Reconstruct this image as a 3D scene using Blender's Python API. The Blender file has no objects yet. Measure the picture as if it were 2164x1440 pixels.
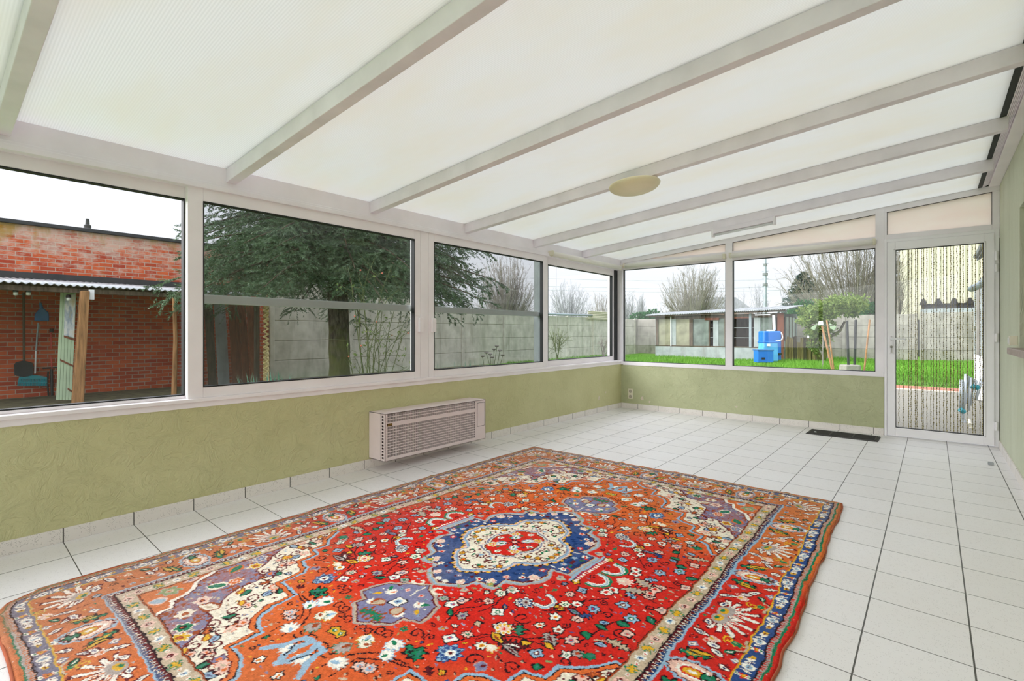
import bpy, bmesh, math, random
import numpy as np
from mathutils import Vector, Matrix

random.seed(5); np.random.seed(5)
SC = bpy.context.scene
COL = SC.collection

# ================================================================= camera, sky, exposure
CAM_H = 1.10
cam_d = bpy.data.cameras.new('camera'); cam = bpy.data.objects.new('camera', cam_d); COL.objects.link(cam)
cam.location = (0, 0, CAM_H); cam.rotation_euler = (math.radians(90), 0, math.radians(40))
cam_d.sensor_width = 36; cam_d.lens = 36 * 1060 / 2164; cam_d.shift_y = -17.5 / 2164
cam_d.clip_start = .02; cam_d.clip_end = 400
SC.camera = cam

FILL_GLOW = 6.0
world = bpy.data.worlds.new('overcast'); SC.world = world; world.use_nodes = True
wn = world.node_tree; wn.nodes.clear()
w_out = wn.nodes.new('ShaderNodeOutputWorld'); w_bg = wn.nodes.new('ShaderNodeBackground')
w_tc = wn.nodes.new('ShaderNodeTexCoord'); w_sep = wn.nodes.new('ShaderNodeSeparateXYZ'); w_r = wn.nodes.new('ShaderNodeValToRGB')
wn.links.new(w_tc.outputs['Generated'], w_sep.inputs[0]); wn.links.new(w_sep.outputs['Z'], w_r.inputs[0])
wn.links.new(w_r.outputs[0], w_bg.inputs[0]); wn.links.new(w_bg.outputs[0], w_out.inputs[0])
e = w_r.color_ramp.elements
e[0].position = 0.0; e[0].color = (.76, .785, .82, 1); e[1].position = 1.0; e[1].color = (2.05, 2.08, 2.28, 1)
x = w_r.color_ramp.elements.new(.10); x.color = (.76, .79, .84, 1)
x = w_r.color_ramp.elements.new(.40); x.color = (1.02, 1.07, 1.22, 1)
w_bg.inputs[1].default_value = 1.2
# added fill: broad bright patch of sky, back left, to light the room
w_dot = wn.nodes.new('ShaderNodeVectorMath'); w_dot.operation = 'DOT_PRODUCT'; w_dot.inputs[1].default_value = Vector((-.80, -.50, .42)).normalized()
w_map = wn.nodes.new('ShaderNodeMapRange'); w_map.interpolation_type = 'SMOOTHSTEP'; w_map.inputs['From Min'].default_value = .77; w_map.inputs['To Max'].default_value = FILL_GLOW
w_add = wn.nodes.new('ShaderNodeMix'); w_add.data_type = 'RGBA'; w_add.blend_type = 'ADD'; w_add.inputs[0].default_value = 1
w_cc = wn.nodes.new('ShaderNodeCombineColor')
# second added glow, low behind the camera, to lift faces turned inward
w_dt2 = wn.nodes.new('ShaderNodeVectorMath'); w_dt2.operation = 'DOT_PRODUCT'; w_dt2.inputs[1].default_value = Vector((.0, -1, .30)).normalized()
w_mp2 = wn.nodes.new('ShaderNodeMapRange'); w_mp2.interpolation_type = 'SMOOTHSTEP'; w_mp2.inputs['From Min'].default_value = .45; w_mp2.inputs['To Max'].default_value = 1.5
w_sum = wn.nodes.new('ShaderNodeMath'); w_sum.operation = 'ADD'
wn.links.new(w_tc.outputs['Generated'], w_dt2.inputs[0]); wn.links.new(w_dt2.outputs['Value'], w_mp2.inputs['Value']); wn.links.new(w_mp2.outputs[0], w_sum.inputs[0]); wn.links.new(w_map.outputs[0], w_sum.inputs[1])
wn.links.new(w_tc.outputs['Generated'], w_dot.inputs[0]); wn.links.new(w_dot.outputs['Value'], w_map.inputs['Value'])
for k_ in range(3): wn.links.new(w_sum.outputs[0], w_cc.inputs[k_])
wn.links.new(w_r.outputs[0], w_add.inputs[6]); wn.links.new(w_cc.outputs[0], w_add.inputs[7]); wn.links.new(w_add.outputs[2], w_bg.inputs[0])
SC.view_settings.view_transform = 'Standard'; SC.view_settings.look = 'None'
SC.view_settings.exposure = 0.20; SC.view_settings.gamma = 1.0; SC.view_settings.use_curve_mapping = False
SC.cycles.max_bounces = 14; SC.cycles.diffuse_bounces = 8; SC.cycles.transmission_bounces = 10; SC.cycles.transparent_max_bounces = 24
SC.cycles.sample_clamp_indirect = 6; SC.cycles.caustics_reflective = False; SC.cycles.caustics_refractive = False

# ================================================================= helpers
def lin(c):
    c = [v / 255. for v in c]
    return tuple(v / 12.92 if v <= .04045 else ((v + .055) / 1.055) ** 2.4 for v in c) + (1,)


class NT:
    def __init__(s, name):
        s.m = bpy.data.materials.new(name); s.m.use_nodes = True; s.t = s.m.node_tree; s.t.nodes.clear()
        s.out = s.n('ShaderNodeOutputMaterial')
    def n(s, k, **kw):
        x = s.t.nodes.new(k)
        for a, v in kw.items(): setattr(x, a, v)
        return x
    def l(s, a, b): s.t.links.new(a, b)
    def pos(s): return s.n('ShaderNodeNewGeometry').outputs['Position']
    def obj(s): return s.n('ShaderNodeTexCoord').outputs['Object']
    def val(s, sock, v): sock.default_value = v
    def noise(s, vec, scale, detail=4, rough=.55, dist=0):
        x = s.n('ShaderNodeTexNoise'); x.inputs['Scale'].default_value = scale; x.inputs['Detail'].default_value = detail
        x.inputs['Roughness'].default_value = rough; x.inputs['Distortion'].default_value = dist
        if vec is not None: s.l(vec, x.inputs['Vector'])
        return x.outputs['Fac']
    def ramp(s, f, stops, mode='LINEAR'):
        x = s.n('ShaderNodeValToRGB'); x.color_ramp.interpolation = mode; el = x.color_ramp.elements
        for i, (p, c) in enumerate(stops):
            k = el[i] if i < 2 else el.new(p)
            k.position = p; k.color = c if len(c) == 4 else lin(c)
        s.l(f, x.inputs[0]); return x.outputs[0]
    def mix(s, f, a, b, mode='MIX'):
        x = s.n('ShaderNodeMix', data_type='RGBA', blend_type=mode)
        for sock, v in ((x.inputs[0], f), (x.inputs[6], a), (x.inputs[7], b)):
            if hasattr(v, 'node'): s.l(v, sock)
            else: sock.default_value = v if not isinstance(v, tuple) or len(v) == 4 else lin(v)
        return x.outputs[2]
    def math(s, op, a, b=None, c=None):
        x = s.n('ShaderNodeMath', operation=op)
        for i, v in enumerate((a, b, c)):
            if v is None: continue
            if hasattr(v, 'node'): s.l(v, x.inputs[i])
            else: x.inputs[i].default_value = v
        return x.outputs[0]
    def mapv(s, vec, scale=(1, 1, 1), loc=(0, 0, 0), rot=(0, 0, 0)):
        x = s.n('ShaderNodeMapping'); x.inputs['Scale'].default_value = scale; x.inputs['Location'].default_value = loc; x.inputs['Rotation'].default_value = rot
        s.l(vec, x.inputs[0]); return x.outputs[0]
    def sep(s, vec):
        x = s.n('ShaderNodeSeparateXYZ'); s.l(vec, x.inputs[0]); return x.outputs
    def comb(s, a, b, c):
        x = s.n('ShaderNodeCombineXYZ')
        for i, v in enumerate((a, b, c)):
            if hasattr(v, 'node'): s.l(v, x.inputs[i])
            else: x.inputs[i].default_value = v
        return x.outputs[0]
    def bump(s, h, strength=.3, dist=.01):
        x = s.n('ShaderNodeBump'); x.inputs['Strength'].default_value = strength; x.inputs['Distance'].default_value = dist
        s.l(h, x.inputs['Height']); return x.outputs[0]
    def bsdf(s, col, rough=.6, metal=0, normal=None, spec=.5, link=True):
        x = s.n('ShaderNodeBsdfPrincipled')
        if hasattr(col, 'node'): s.l(col, x.inputs['Base Color'])
        else: x.inputs['Base Color'].default_value = col if len(col) == 4 else lin(col)
        if hasattr(rough, 'node'): s.l(rough, x.inputs['Roughness'])
        else: x.inputs['Roughness'].default_value = rough
        x.inputs['Metallic'].default_value = metal; x.inputs['Specular IOR Level'].default_value = spec
        if normal is not None: s.l(normal, x.inputs['Normal'])
        if link: s.l(x.outputs[0], s.out.inputs[0])
        return x.outputs[0]


def simple(name, col, rough=.6, metal=0, var=.10, scale=6, bump=0, bscale=60, spec=.5, stretch=(1, 1, 1)):
    t = NT(name); p = t.mapv(t.obj(), stretch)
    f = t.noise(p, scale, 5)
    a = tuple(max(0, c * (1 - var)) for c in col); b = tuple(min(255, c * (1 + var * .7)) for c in col)
    c = t.ramp(f, [(.3, a), (.7, b)])
    nrm = t.bump(t.noise(p, bscale, 3), bump, .01) if bump else None
    t.bsdf(c, rough, metal, nrm, spec); return t.m


M = {}
def mats():
    M['white'] = simple('white_lacquer', (246, 240, 243), .38, 0, .025, 3)
    M['white2'] = simple('grey_white_lacquer', (243, 238, 243), .42, 0, .03, 3)
    M['door_white'] = simple('door_lacquer', (243, 241, 244), .35, 0, .02, 3)
    M['gasket'] = simple('black_gasket', (18, 20, 22), .6, 0, .05)
    M['rafter'] = simple('rafter_lacquer', (242, 235, 244), .45, 0, .04, 4)
    M['dark'] = simple('dark_gap', (46, 50, 50), .7)
    M['screen_grey'] = simple('screen_frame_dimmed', (138, 148, 148), .5)  # screen posts toned down, since their sides catch the bright sky glow
    M['screen_frame_lit'] = simple('screen_frame_lit', (228, 236, 236), .5, 0, .02)  # same frame, paler here to stand in for light on the inward rail
    M['chrome'] = simple('worn_metal', (120, 118, 110), .35, .9, .1, 20)
    M['socket'] = simple('cream_plastic', (226, 220, 200), .4, 0, .02)
    M['heater'] = simple('heater_enamel', (230, 214, 214), .5, 0, .02)
    M['outlet'] = simple('socket_recess', (176, 166, 150), .5)
    M['heater_in'] = simple('heater_inside', (44, 34, 34), .8, 0, .1)
    M['iron'] = simple('dark_iron_grille', (66, 64, 62), .6, .3, .15, 20, .3)
    M['blind'] = simple('blind_fabric', (242, 238, 232), .6, 0, .02)
    M['lampglass'] = simple('lamp_opal', (240, 228, 196), .35, 0, .04, 3)
    # thin glass: clear with mirror reflection by angle
    t = NT('window_glass'); f = t.n('ShaderNodeFresnel'); f.inputs[0].default_value = 1.5
    tr = t.n('ShaderNodeBsdfTransparent'); tr.inputs[0].default_value = (.95, .957, .957, 1)
    gl = t.n('ShaderNodeBsdfGlossy'); gl.inputs['Roughness'].default_value = .0; gl.inputs[0].default_value = (1, 1, 1, 1)
    mx = t.n('ShaderNodeMixShader'); t.l(t.math('MULTIPLY', f.outputs[0], .85), mx.inputs[0]); t.l(tr.outputs[0], mx.inputs[1]); t.l(gl.outputs[0], mx.inputs[2]); t.l(mx.outputs[0], t.out.inputs[0]); M['glass'] = t.m
    t = NT('insect_mesh'); tr = t.n('ShaderNodeBsdfTransparent'); df = t.n('ShaderNodeBsdfDiffuse'); df.inputs[0].default_value = lin((92, 100, 96))
    mx = t.n('ShaderNodeMixShader'); mx.inputs[0].default_value = .36; t.l(tr.outputs[0], mx.inputs[1]); t.l(df.outputs[0], mx.inputs[2]); t.l(mx.outputs[0], t.out.inputs[0]); M['mesh'] = t.m
    # ribbed translucent roof sheet: ribs run up the slope, a little algae staining
    t = NT('polycarbonate'); p = t.pos(); y = t.sep(p)[1]
    rib = t.math('SINE', t.math('MULTIPLY', y, 2 * math.pi / .0108)); st = t.noise(t.mapv(p, (.5, 1.4, 1)), 2.2, 4, .6)
    rfac = t.math('ADD', t.math('MULTIPLY', rib, .22), .5)
    c1 = t.mix(rfac, (226, 228, 226), (251, 252, 251)); c2 = t.mix(t.ramp(st, [(.42, (0, 0, 0)), (.75, (255, 255, 255))]), c1, (238, 237, 230))
    trl = t.n('ShaderNodeBsdfTranslucent'); t.l(c2, trl.inputs[0]); df = t.n('ShaderNodeBsdfDiffuse'); t.l(c2, df.inputs[0])
    mx = t.n('ShaderNodeMixShader'); mx.inputs[0].default_value = .62; t.l(trl.outputs[0], mx.inputs[1]); t.l(df.outputs[0], mx.inputs[2])
    gl = t.n('ShaderNodeBsdfGlossy'); gl.inputs['Roughness'].default_value = .35; m2 = t.n('ShaderNodeMixShader'); m2.inputs[0].default_value = .03
    t.l(mx.outputs[0], m2.inputs[1]); t.l(gl.outputs[0], m2.inputs[2]); t.l(m2.outputs[0], t.out.inputs[0]); M['poly'] = t.m
    t = NT('cream_panel'); st = t.noise(t.mapv(t.pos(), (1, 1, 3)), 3, 4); c2 = t.ramp(st, [(.3, (253, 243, 236)), (.7, (254, 249, 242))])
    trl = t.n('ShaderNodeBsdfTranslucent'); t.l(c2, trl.inputs[0]); df = t.n('ShaderNodeBsdfDiffuse'); t.l(c2, df.inputs[0])
    mx = t.n('ShaderNodeMixShader'); mx.inputs[0].default_value = .38; t.l(trl.outputs[0], mx.inputs[1]); t.l(df.outputs[0], mx.inputs[2]); t.l(mx.outputs[0], t.out.inputs[0]); M['transom'] = t.m
    # painted rough stucco
    def stucco(name, ca, cb, vert=False, peel=()):
        t = NT(name); p = t.pos()
        q = t.mapv(p, (1, 1, .28) if vert else (1, 1, 1))
        f = t.noise(q, 2.4, 5, .6); c = t.ramp(f, [(.28, ca), (.72, cb)])
        a = t.noise(q, 9, 6, .62, 1.6); b = t.noise(p, 70, 3); r = t.ramp(a, [(.40, (0, 0, 0)), (.5, (255, 255, 255)), (.60, (0, 0, 0))])
        c = t.mix(t.math('MULTIPLY', t.noise(p, 42, 3), .25), c, tuple(v * .86 for v in ca))
        for (c0, sz) in peel:
            d = t.n('ShaderNodeVectorMath', operation='SUBTRACT'); t.l(p, d.inputs[0]); d.inputs[1].default_value = c0
            ln = t.n('ShaderNodeVectorMath', operation='LENGTH'); t.l(d.outputs[0], ln.inputs[0])
            v = t.math('ADD', t.math('DIVIDE', ln.outputs[1], sz), t.math('MULTIPLY', t.noise(p, 30, 6, .7), 1.9))
            c = t.mix(t.ramp(v, [(1.18, (255, 255, 255)), (1.24, (0, 0, 0))]) if False else t.math('LESS_THAN', v, 1.16), c, (216, 204, 190))
        h = t.math('ADD', t.math('MULTIPLY', a, 1.0), t.math('MULTIPLY', b, .22))
        h = t.math('ADD', h, t.math('MULTIPLY', r, .35))
        t.bsdf(c, .62, 0, t.bump(h, .66, .012), .35); return t.m
    M['stucco_l'] = stucco('green_stucco', (198, 195, 146), (212, 209, 162), False, [((-3.5, 6.02, .20), .10), ((-3.5, 6.2, .26), .05)])
    M['stucco_e'] = stucco('green_stucco_end', (180, 184, 144), (200, 203, 164), False, [((-3.17, 6.66, .16), .085), ((-3.06, 6.66, .12), .05), ((-1.9, 6.66, .16), .04)])
    M['stucco_r'] = stucco('green_stucco_house', (204, 209, 182), (220, 225, 202), True)
    M['stucco_d'] = stucco('olive_render', (96, 92, 58), (116, 112, 74), False)
    # floor: square tiles, tilted grid, speckled stone look
    t = NT('floor_tiles'); p = t.pos(); sx = t.sep(p)
    P_ = .3045; u = t.math('DIVIDE', t.math('SUBTRACT', sx[0], .105), P_)
    yy = t.math('ADD', sx[1], t.math('MULTIPLY', t.math('ADD', sx[0], 3.5), .026)); v = t.math('DIVIDE', t.math('SUBTRACT', yy, .502), P_)
    def dist(w): return t.math('SUBTRACT', .5, t.math('ABSOLUTE', t.math('SUBTRACT', t.math('FRACT', w), .5)))
    du, dv = dist(u), dist(v); gu, gv = t.math('LESS_THAN', du, .0085), t.math('LESS_THAN', dv, .0065); g = t.math('MAXIMUM', gu, gv)
    wn_ = t.n('ShaderNodeTexWhiteNoise'); t.l(t.comb(t.math('FLOOR', u), t.math('FLOOR', v), 0), wn_.inputs[0])
    base = t.mix(wn_.outputs['Value'], (231, 229, 229), (236, 234, 235))
    base = t.mix(t.math('MULTIPLY', t.ramp(t.noise(p, 2.5, 5), [(.35, (0, 0, 0)), (.75, (255, 255, 255))]), .35), base, (228, 223, 218))
    vr = t.n('ShaderNodeTexVoronoi'); vr.inputs['Scale'].default_value = 190; t.l(p, vr.inputs[0])
    sp = t.math('MULTIPLY', t.math('LESS_THAN', vr.outputs['Distance'], .26), t.math('GREATER_THAN', t.noise(p, 40, 3), .50))
    base = t.mix(t.math('MULTIPLY', sp, .30), base, (120, 116, 112))
    c = t.mix(g, base, (74, 72, 66)); h = t.math('SUBTRACT', 1, g)
    t.bsdf(c, t.math('ADD', .30, t.math('MULTIPLY', t.noise(p, 6, 4), .2)), 0, t.bump(h, .4, .002), .4); M['floor'] = t.m
    def plinth(name, ax, off, pitch):
        t = NT(name); p = t.pos(); s_ = t.sep(p)[ax]; w = t.math('DIVIDE', t.math('SUBTRACT', s_, off), pitch)
        g = t.math('LESS_THAN', t.math('SUBTRACT', .5, t.math('ABSOLUTE', t.math('SUBTRACT', t.math('FRACT', w), .5))), .009)
        vr = t.n('ShaderNodeTexVoronoi'); vr.inputs['Scale'].default_value = 160; t.l(p, vr.inputs[0])
        base = t.mix(t.noise(p, 5, 4), (226, 219, 214), (236, 231, 226))
        base = t.mix(t.math('MULTIPLY', t.math('MULTIPLY', t.math('LESS_THAN', vr.outputs['Distance'], .3), t.math('GREATER_THAN', t.noise(p, 30, 3), .5)), .45), base, (110, 102, 96))
        t.bsdf(t.mix(g, base, (88, 84, 78)), .5); return t.m
    M['plinth_y'] = plinth('skirting_tiles_left', 1, .502, .3025); M['plinth_x'] = plinth('skirting_tiles_end', 0, .119, .3045)
    # brick
    def brick(name, c1, c2, mort, worn=True):
        t = NT(name); p = t.pos(); s_ = t.sep(p); uv = t.comb(t.math('ADD', s_[1], s_[0]), s_[2], 0)
        wob = t.noise(p, 8, 3); uvn = t.n('ShaderNodeVectorMath', operation='ADD'); t.l(uv, uvn.inputs[0]); t.l(t.comb(0, t.math('MULTIPLY', t.math('SUBTRACT', wob, .5), .02), 0), uvn.inputs[1])
        b = t.n('ShaderNodeTexBrick'); t.l(uvn.outputs[0], b.inputs['Vector']); b.inputs['Scale'].default_value = 1; b.inputs['Brick Width'].default_value = .212; b.inputs['Row Height'].default_value = .077
        b.inputs['Mortar Size'].default_value = .0075; b.inputs['Mortar Smooth'].default_value = .2; b.inputs['Bias'].default_value = .0
        b.inputs['Color1'].default_value = lin(c1); b.inputs['Color2'].default_value = lin(c2); b.inputs['Mortar'].default_value = lin(mort)
        c = t.mix(t.math('MULTIPLY', t.noise(p, 11, 6, .7), .55), b.outputs['Color'], (134, 62, 44), 'MIX')
        if worn:
            hgt = t.math('SUBTRACT', s_[2], 2.35)
            m1 = t.math('MULTIPLY', t.ramp(t.math('ADD', t.noise(t.mapv(p, (1, 1, 2)), 3.5, 6, .7), t.math('MULTIPLY', hgt, .28)), [(.50, (0, 0, 0)), (.70, (255, 255, 255))]), .75)
            c = t.mix(m1, c, (200, 178, 162))
            m2 = t.math('MULTIPLY', t.ramp(t.math('ADD', t.noise(t.mapv(p, (1, 1.2, .5)), 1.6, 4, .6), t.math('MULTIPLY', hgt, .16)), [(.60, (0, 0, 0)), (.72, (255, 255, 255))]), .75)
            c = t.mix(m2, c, (156, 124, 44))
        t.bsdf(c, .9, 0, t.bump(t.math('SUBTRACT', 1, b.outputs['Fac']), .6, .01), .1); return t.m
    M['brick'] = brick('old_red_brick', (218, 108, 66), (172, 66, 46), (190, 172, 154))
    M['concrete'] = None
    def conc(name, a, b, stain, seams=None, s=3):
        t = NT(name); p = t.pos(); f = t.noise(p, s, 7, .65); c = t.ramp(f, [(.3, a), (.7, b)])
        st = t.noise(t.mapv(p, (1.3, 1.3, .22)), 2.6, 5, .65); c = t.mix(t.math('MULTIPLY', t.ramp(st, [(.5, (0, 0, 0)), (.72, (255, 255, 255))]), .6), c, stain)
        t.bsdf(c, .9, 0, t.bump(t.noise(p, 40, 4), .25, .01), .2); return t.m
    M['concrete'] = conc('concrete_fence', (132, 128, 120), (168, 163, 153), (92, 92, 80))
    M['concrete_l'] = conc('pale_concrete_fence', (168, 165, 152), (204, 202, 188), (120, 124, 100))
    M['concrete2'] = conc('grey_concrete', (136, 142, 142), (170, 178, 178), (112, 112, 108))
    M['render_w'] = conc('whitewashed_render', (148, 156, 154), (174, 180, 178), (126, 126, 116))
    M['terrace'] = simple('exposed_aggregate', (138, 134, 122), .9, 0, .35, 70, .4, 120)
    M['paver'] = simple('red_pavers', (172, 112, 90), .9, 0, .25, 22, .4, 60)
    M['kerb'] = simple('pale_kerb', (208, 200, 178), .9, 0, .08)
    t = NT('lawn'); p = t.pos(); f = t.noise(p, 1.1, 5, .6); g2 = t.noise(p, 26, 4)
    c = t.ramp(t.math('ADD', t.math('MULTIPLY', f, .6), t.math('MULTIPLY', g2, .4)), [(.3, (72, 120, 36)), (.5, (98, 146, 50)), (.72, (136, 168, 78))])
    t.bsdf(c, .9, 0, t.bump(g2, .8, .05), .1); M['lawn'] = t.m
    t = NT('grass_blades'); p = t.pos(); f = t.noise(p, 1.1, 5, .6); g2 = t.noise(p, 60, 2)
    c = t.ramp(t.math('ADD', t.math('MULTIPLY', f, .5), t.math('MULTIPLY', g2, .5)), [(.3, (74, 122, 34)), (.55, (102, 150, 50)), (.75, (142, 176, 84))])
    t.bsdf(c, .7, 0, None, .2); M['grass'] = t.m
    def foliage(name, a, b, c3, sc=9, trans=.25):
        t = NT(name); p = t.pos(); f = t.noise(p, sc, 4, .7); c = t.ramp(f, [(.3, a), (.52, b), (.72, c3)])
        pb = t.bsdf(c, .55, 0, None, .25, False); trl = t.n('ShaderNodeBsdfTranslucent'); t.l(c, trl.inputs[0]); mx = t.n('ShaderNodeMixShader'); mx.inputs[0].default_value = trans
        t.l(pb, mx.inputs[1]); t.l(trl.outputs[0], mx.inputs[2]); t.l(mx.outputs[0], t.out.inputs[0]); return t.m
    M['spruce'] = foliage('spruce_needles', (54, 76, 50), (88, 114, 80), (140, 162, 134), 5, .15)
    M['bushleaf'] = foliage('bush_leaves', (56, 82, 36), (110, 132, 66), (172, 178, 98), 10)
    M['ivy'] = foliage('ivy_leaves', (24, 66, 36), (44, 104, 56), (90, 140, 80), 12)
    M['iris'] = foliage('iris_leaves', (70, 120, 96), (104, 158, 132), (160, 192, 160), 20)
    M['rose'] = foliage('rose_stems', (64, 76, 40), (88, 98, 54), (112, 110, 74), 12, 0)
    M['conifer'] = foliage('conifer_needles', (34, 56, 48), (56, 80, 70), (84, 104, 92), 3, .1)
    M['bark'] = simple('bark', (84, 74, 60), .95, 0, .3, 12, 1.0, 26, .1, (1, 1, .35))
    t = NT('mossy_bark'); p = t.pos(); f = t.noise(t.mapv(p, (1, 1, .3)), 22, 5, .7); c = t.ramp(f, [(.35, (38, 34, 28)), (.65, (112, 104, 90))])
    zz = t.math('SUBTRACT', 1.25, t.sep(p)[2]); c = t.mix(t.math('MULTIPLY', t.ramp(t.math('ADD', t.noise(p, 5, 4), t.math('MULTIPLY', zz, .35)), [(.45, (0, 0, 0)), (.75, (255, 255, 255))]), .7), c, (96, 104, 44))
    t.bsdf(c, .95, 0, t.bump(f, 1.0, .03), .1); M['moss_bark'] = t.m
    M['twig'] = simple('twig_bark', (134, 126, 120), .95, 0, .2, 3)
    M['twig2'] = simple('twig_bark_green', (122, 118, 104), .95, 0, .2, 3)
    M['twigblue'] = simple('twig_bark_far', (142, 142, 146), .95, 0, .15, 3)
    M['pale_wood'] = simple('palisade_wood', (150, 134, 92), .9, 0, .3, 5, .5, 30, .2, (6, 6, .6))
    M['wood'] = simple('weathered_wood', (150, 112, 76), .85, 0, .28, 5, .5, 30, .2, (6, 6, .6))
    M['wood_d'] = simple('dark_weathered_wood', (96, 84, 72), .9, 0, .3, 5, .5, 30, .2, (6, 6, .6))
    M['wood_r'] = simple('red_brown_board', (120, 74, 56), .9, 0, .2, 5, .3, 30, .2, (6, 6, .6))
    M['stake'] = simple('bamboo_stake', (158, 116, 80), .8, 0, .2, 8)
    M['palegreen'] = simple('pale_green_paint', (176, 196, 164), .7, 0, .06, 4)
    M['sheet'] = simple('corrugated_grey', (158, 162, 164), .55, .2, .12, 5)
    M['sheet_y'] = simple('corrugated_cream', (236, 218, 152), .6, 0, .08, 4)
    M['hall'] = simple('cream_cladding', (190, 187, 162), .7, 0, .04, 2)
    M['flash'] = simple('bitumen_flashing', (52, 52, 54), .8, 0, .15)
    M['black'] = simple('black_plastic', (24, 24, 26), .5)
    M['steel'] = simple('steel_pole', (142, 154, 158), .5, .4, .06)
    M['blue'] = simple('blue_plastic', (24, 110, 196), .45, 0, .05)
    M['blue_l'] = simple('light_blue_tank', (84, 168, 218), .4, 0, .08, 3)
    M['teal'] = simple('teal_plastic', (30, 140, 152), .5)
    M['blue_d'] = simple('blue_dustpan', (50, 104, 160), .5)
    M['red'] = simple('red_tube', (186, 60, 56), .5)
    M['alu'] = simple('aluminium', (196, 202, 206), .4, .5, .05)
    M['rope'] = simple('white_plastic', (232, 234, 236), .5, 0, .03)
    M['roof'] = simple('grey_tiles', (112, 116, 114), .9, 0, .12, 6)
    M['roofbrown'] = simple('brown_gable', (150, 116, 100), .9, 0, .1)
    M['smoked'] = simple('old_greenhouse_pane', (142, 140, 116), .35, 0, .22, 2.5)
    M['smoked2'] = simple('dirty_pane', (110, 120, 112), .3, 0, .3, 2.5)
    M['paper'] = None
    t = NT('faded_poster'); p = t.pos(); c = t.ramp(t.noise(t.mapv(p, (3, 3, 1)), 4, 5), [(.3, (206, 192, 160)), (.45, (216, 218, 214)), (.6, (150, 164, 180)), (.75, (190, 176, 120))]); t.bsdf(c, .8); M['paper'] = t.m
    t = NT('beads'); p = t.pos(); c = t.ramp(t.noise(p, 70, 2), [(.35, (96, 84, 24)), (.55, (160, 140, 52)), (.7, (228, 214, 146))]); t.bsdf(c, .3); M['beads'] = t.m
    t = NT('granite_sill'); c = t.ramp(t.noise(t.pos(), 30, 5), [(.3, (150, 128, 122)), (.7, (186, 168, 162))]); t.bsdf(c, .4); M['granite'] = t.m
    t = NT('wool_carpet'); a = t.n('ShaderNodeVertexColor'); a.layer_name = 'wool'; h = t.noise(t.pos(), 420, 2)
    t.bsdf(a.outputs[0], .95, 0, t.bump(h, .35, .003), .08); M['wool'] = t.m
    M['fringe'] = simple('carpet_underside', (176, 92, 60), .95)
    M['hip'] = simple('rose_hip', (214, 120, 96), .5)
    M['bulb'] = simple('frosted_bulb', (226, 232, 228), .2)
    M['soil'] = simple('soil_bed', (96, 92, 66), .95, 0, .3, 8, .6)


def xform(c): return np.asarray(c, float)


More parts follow.
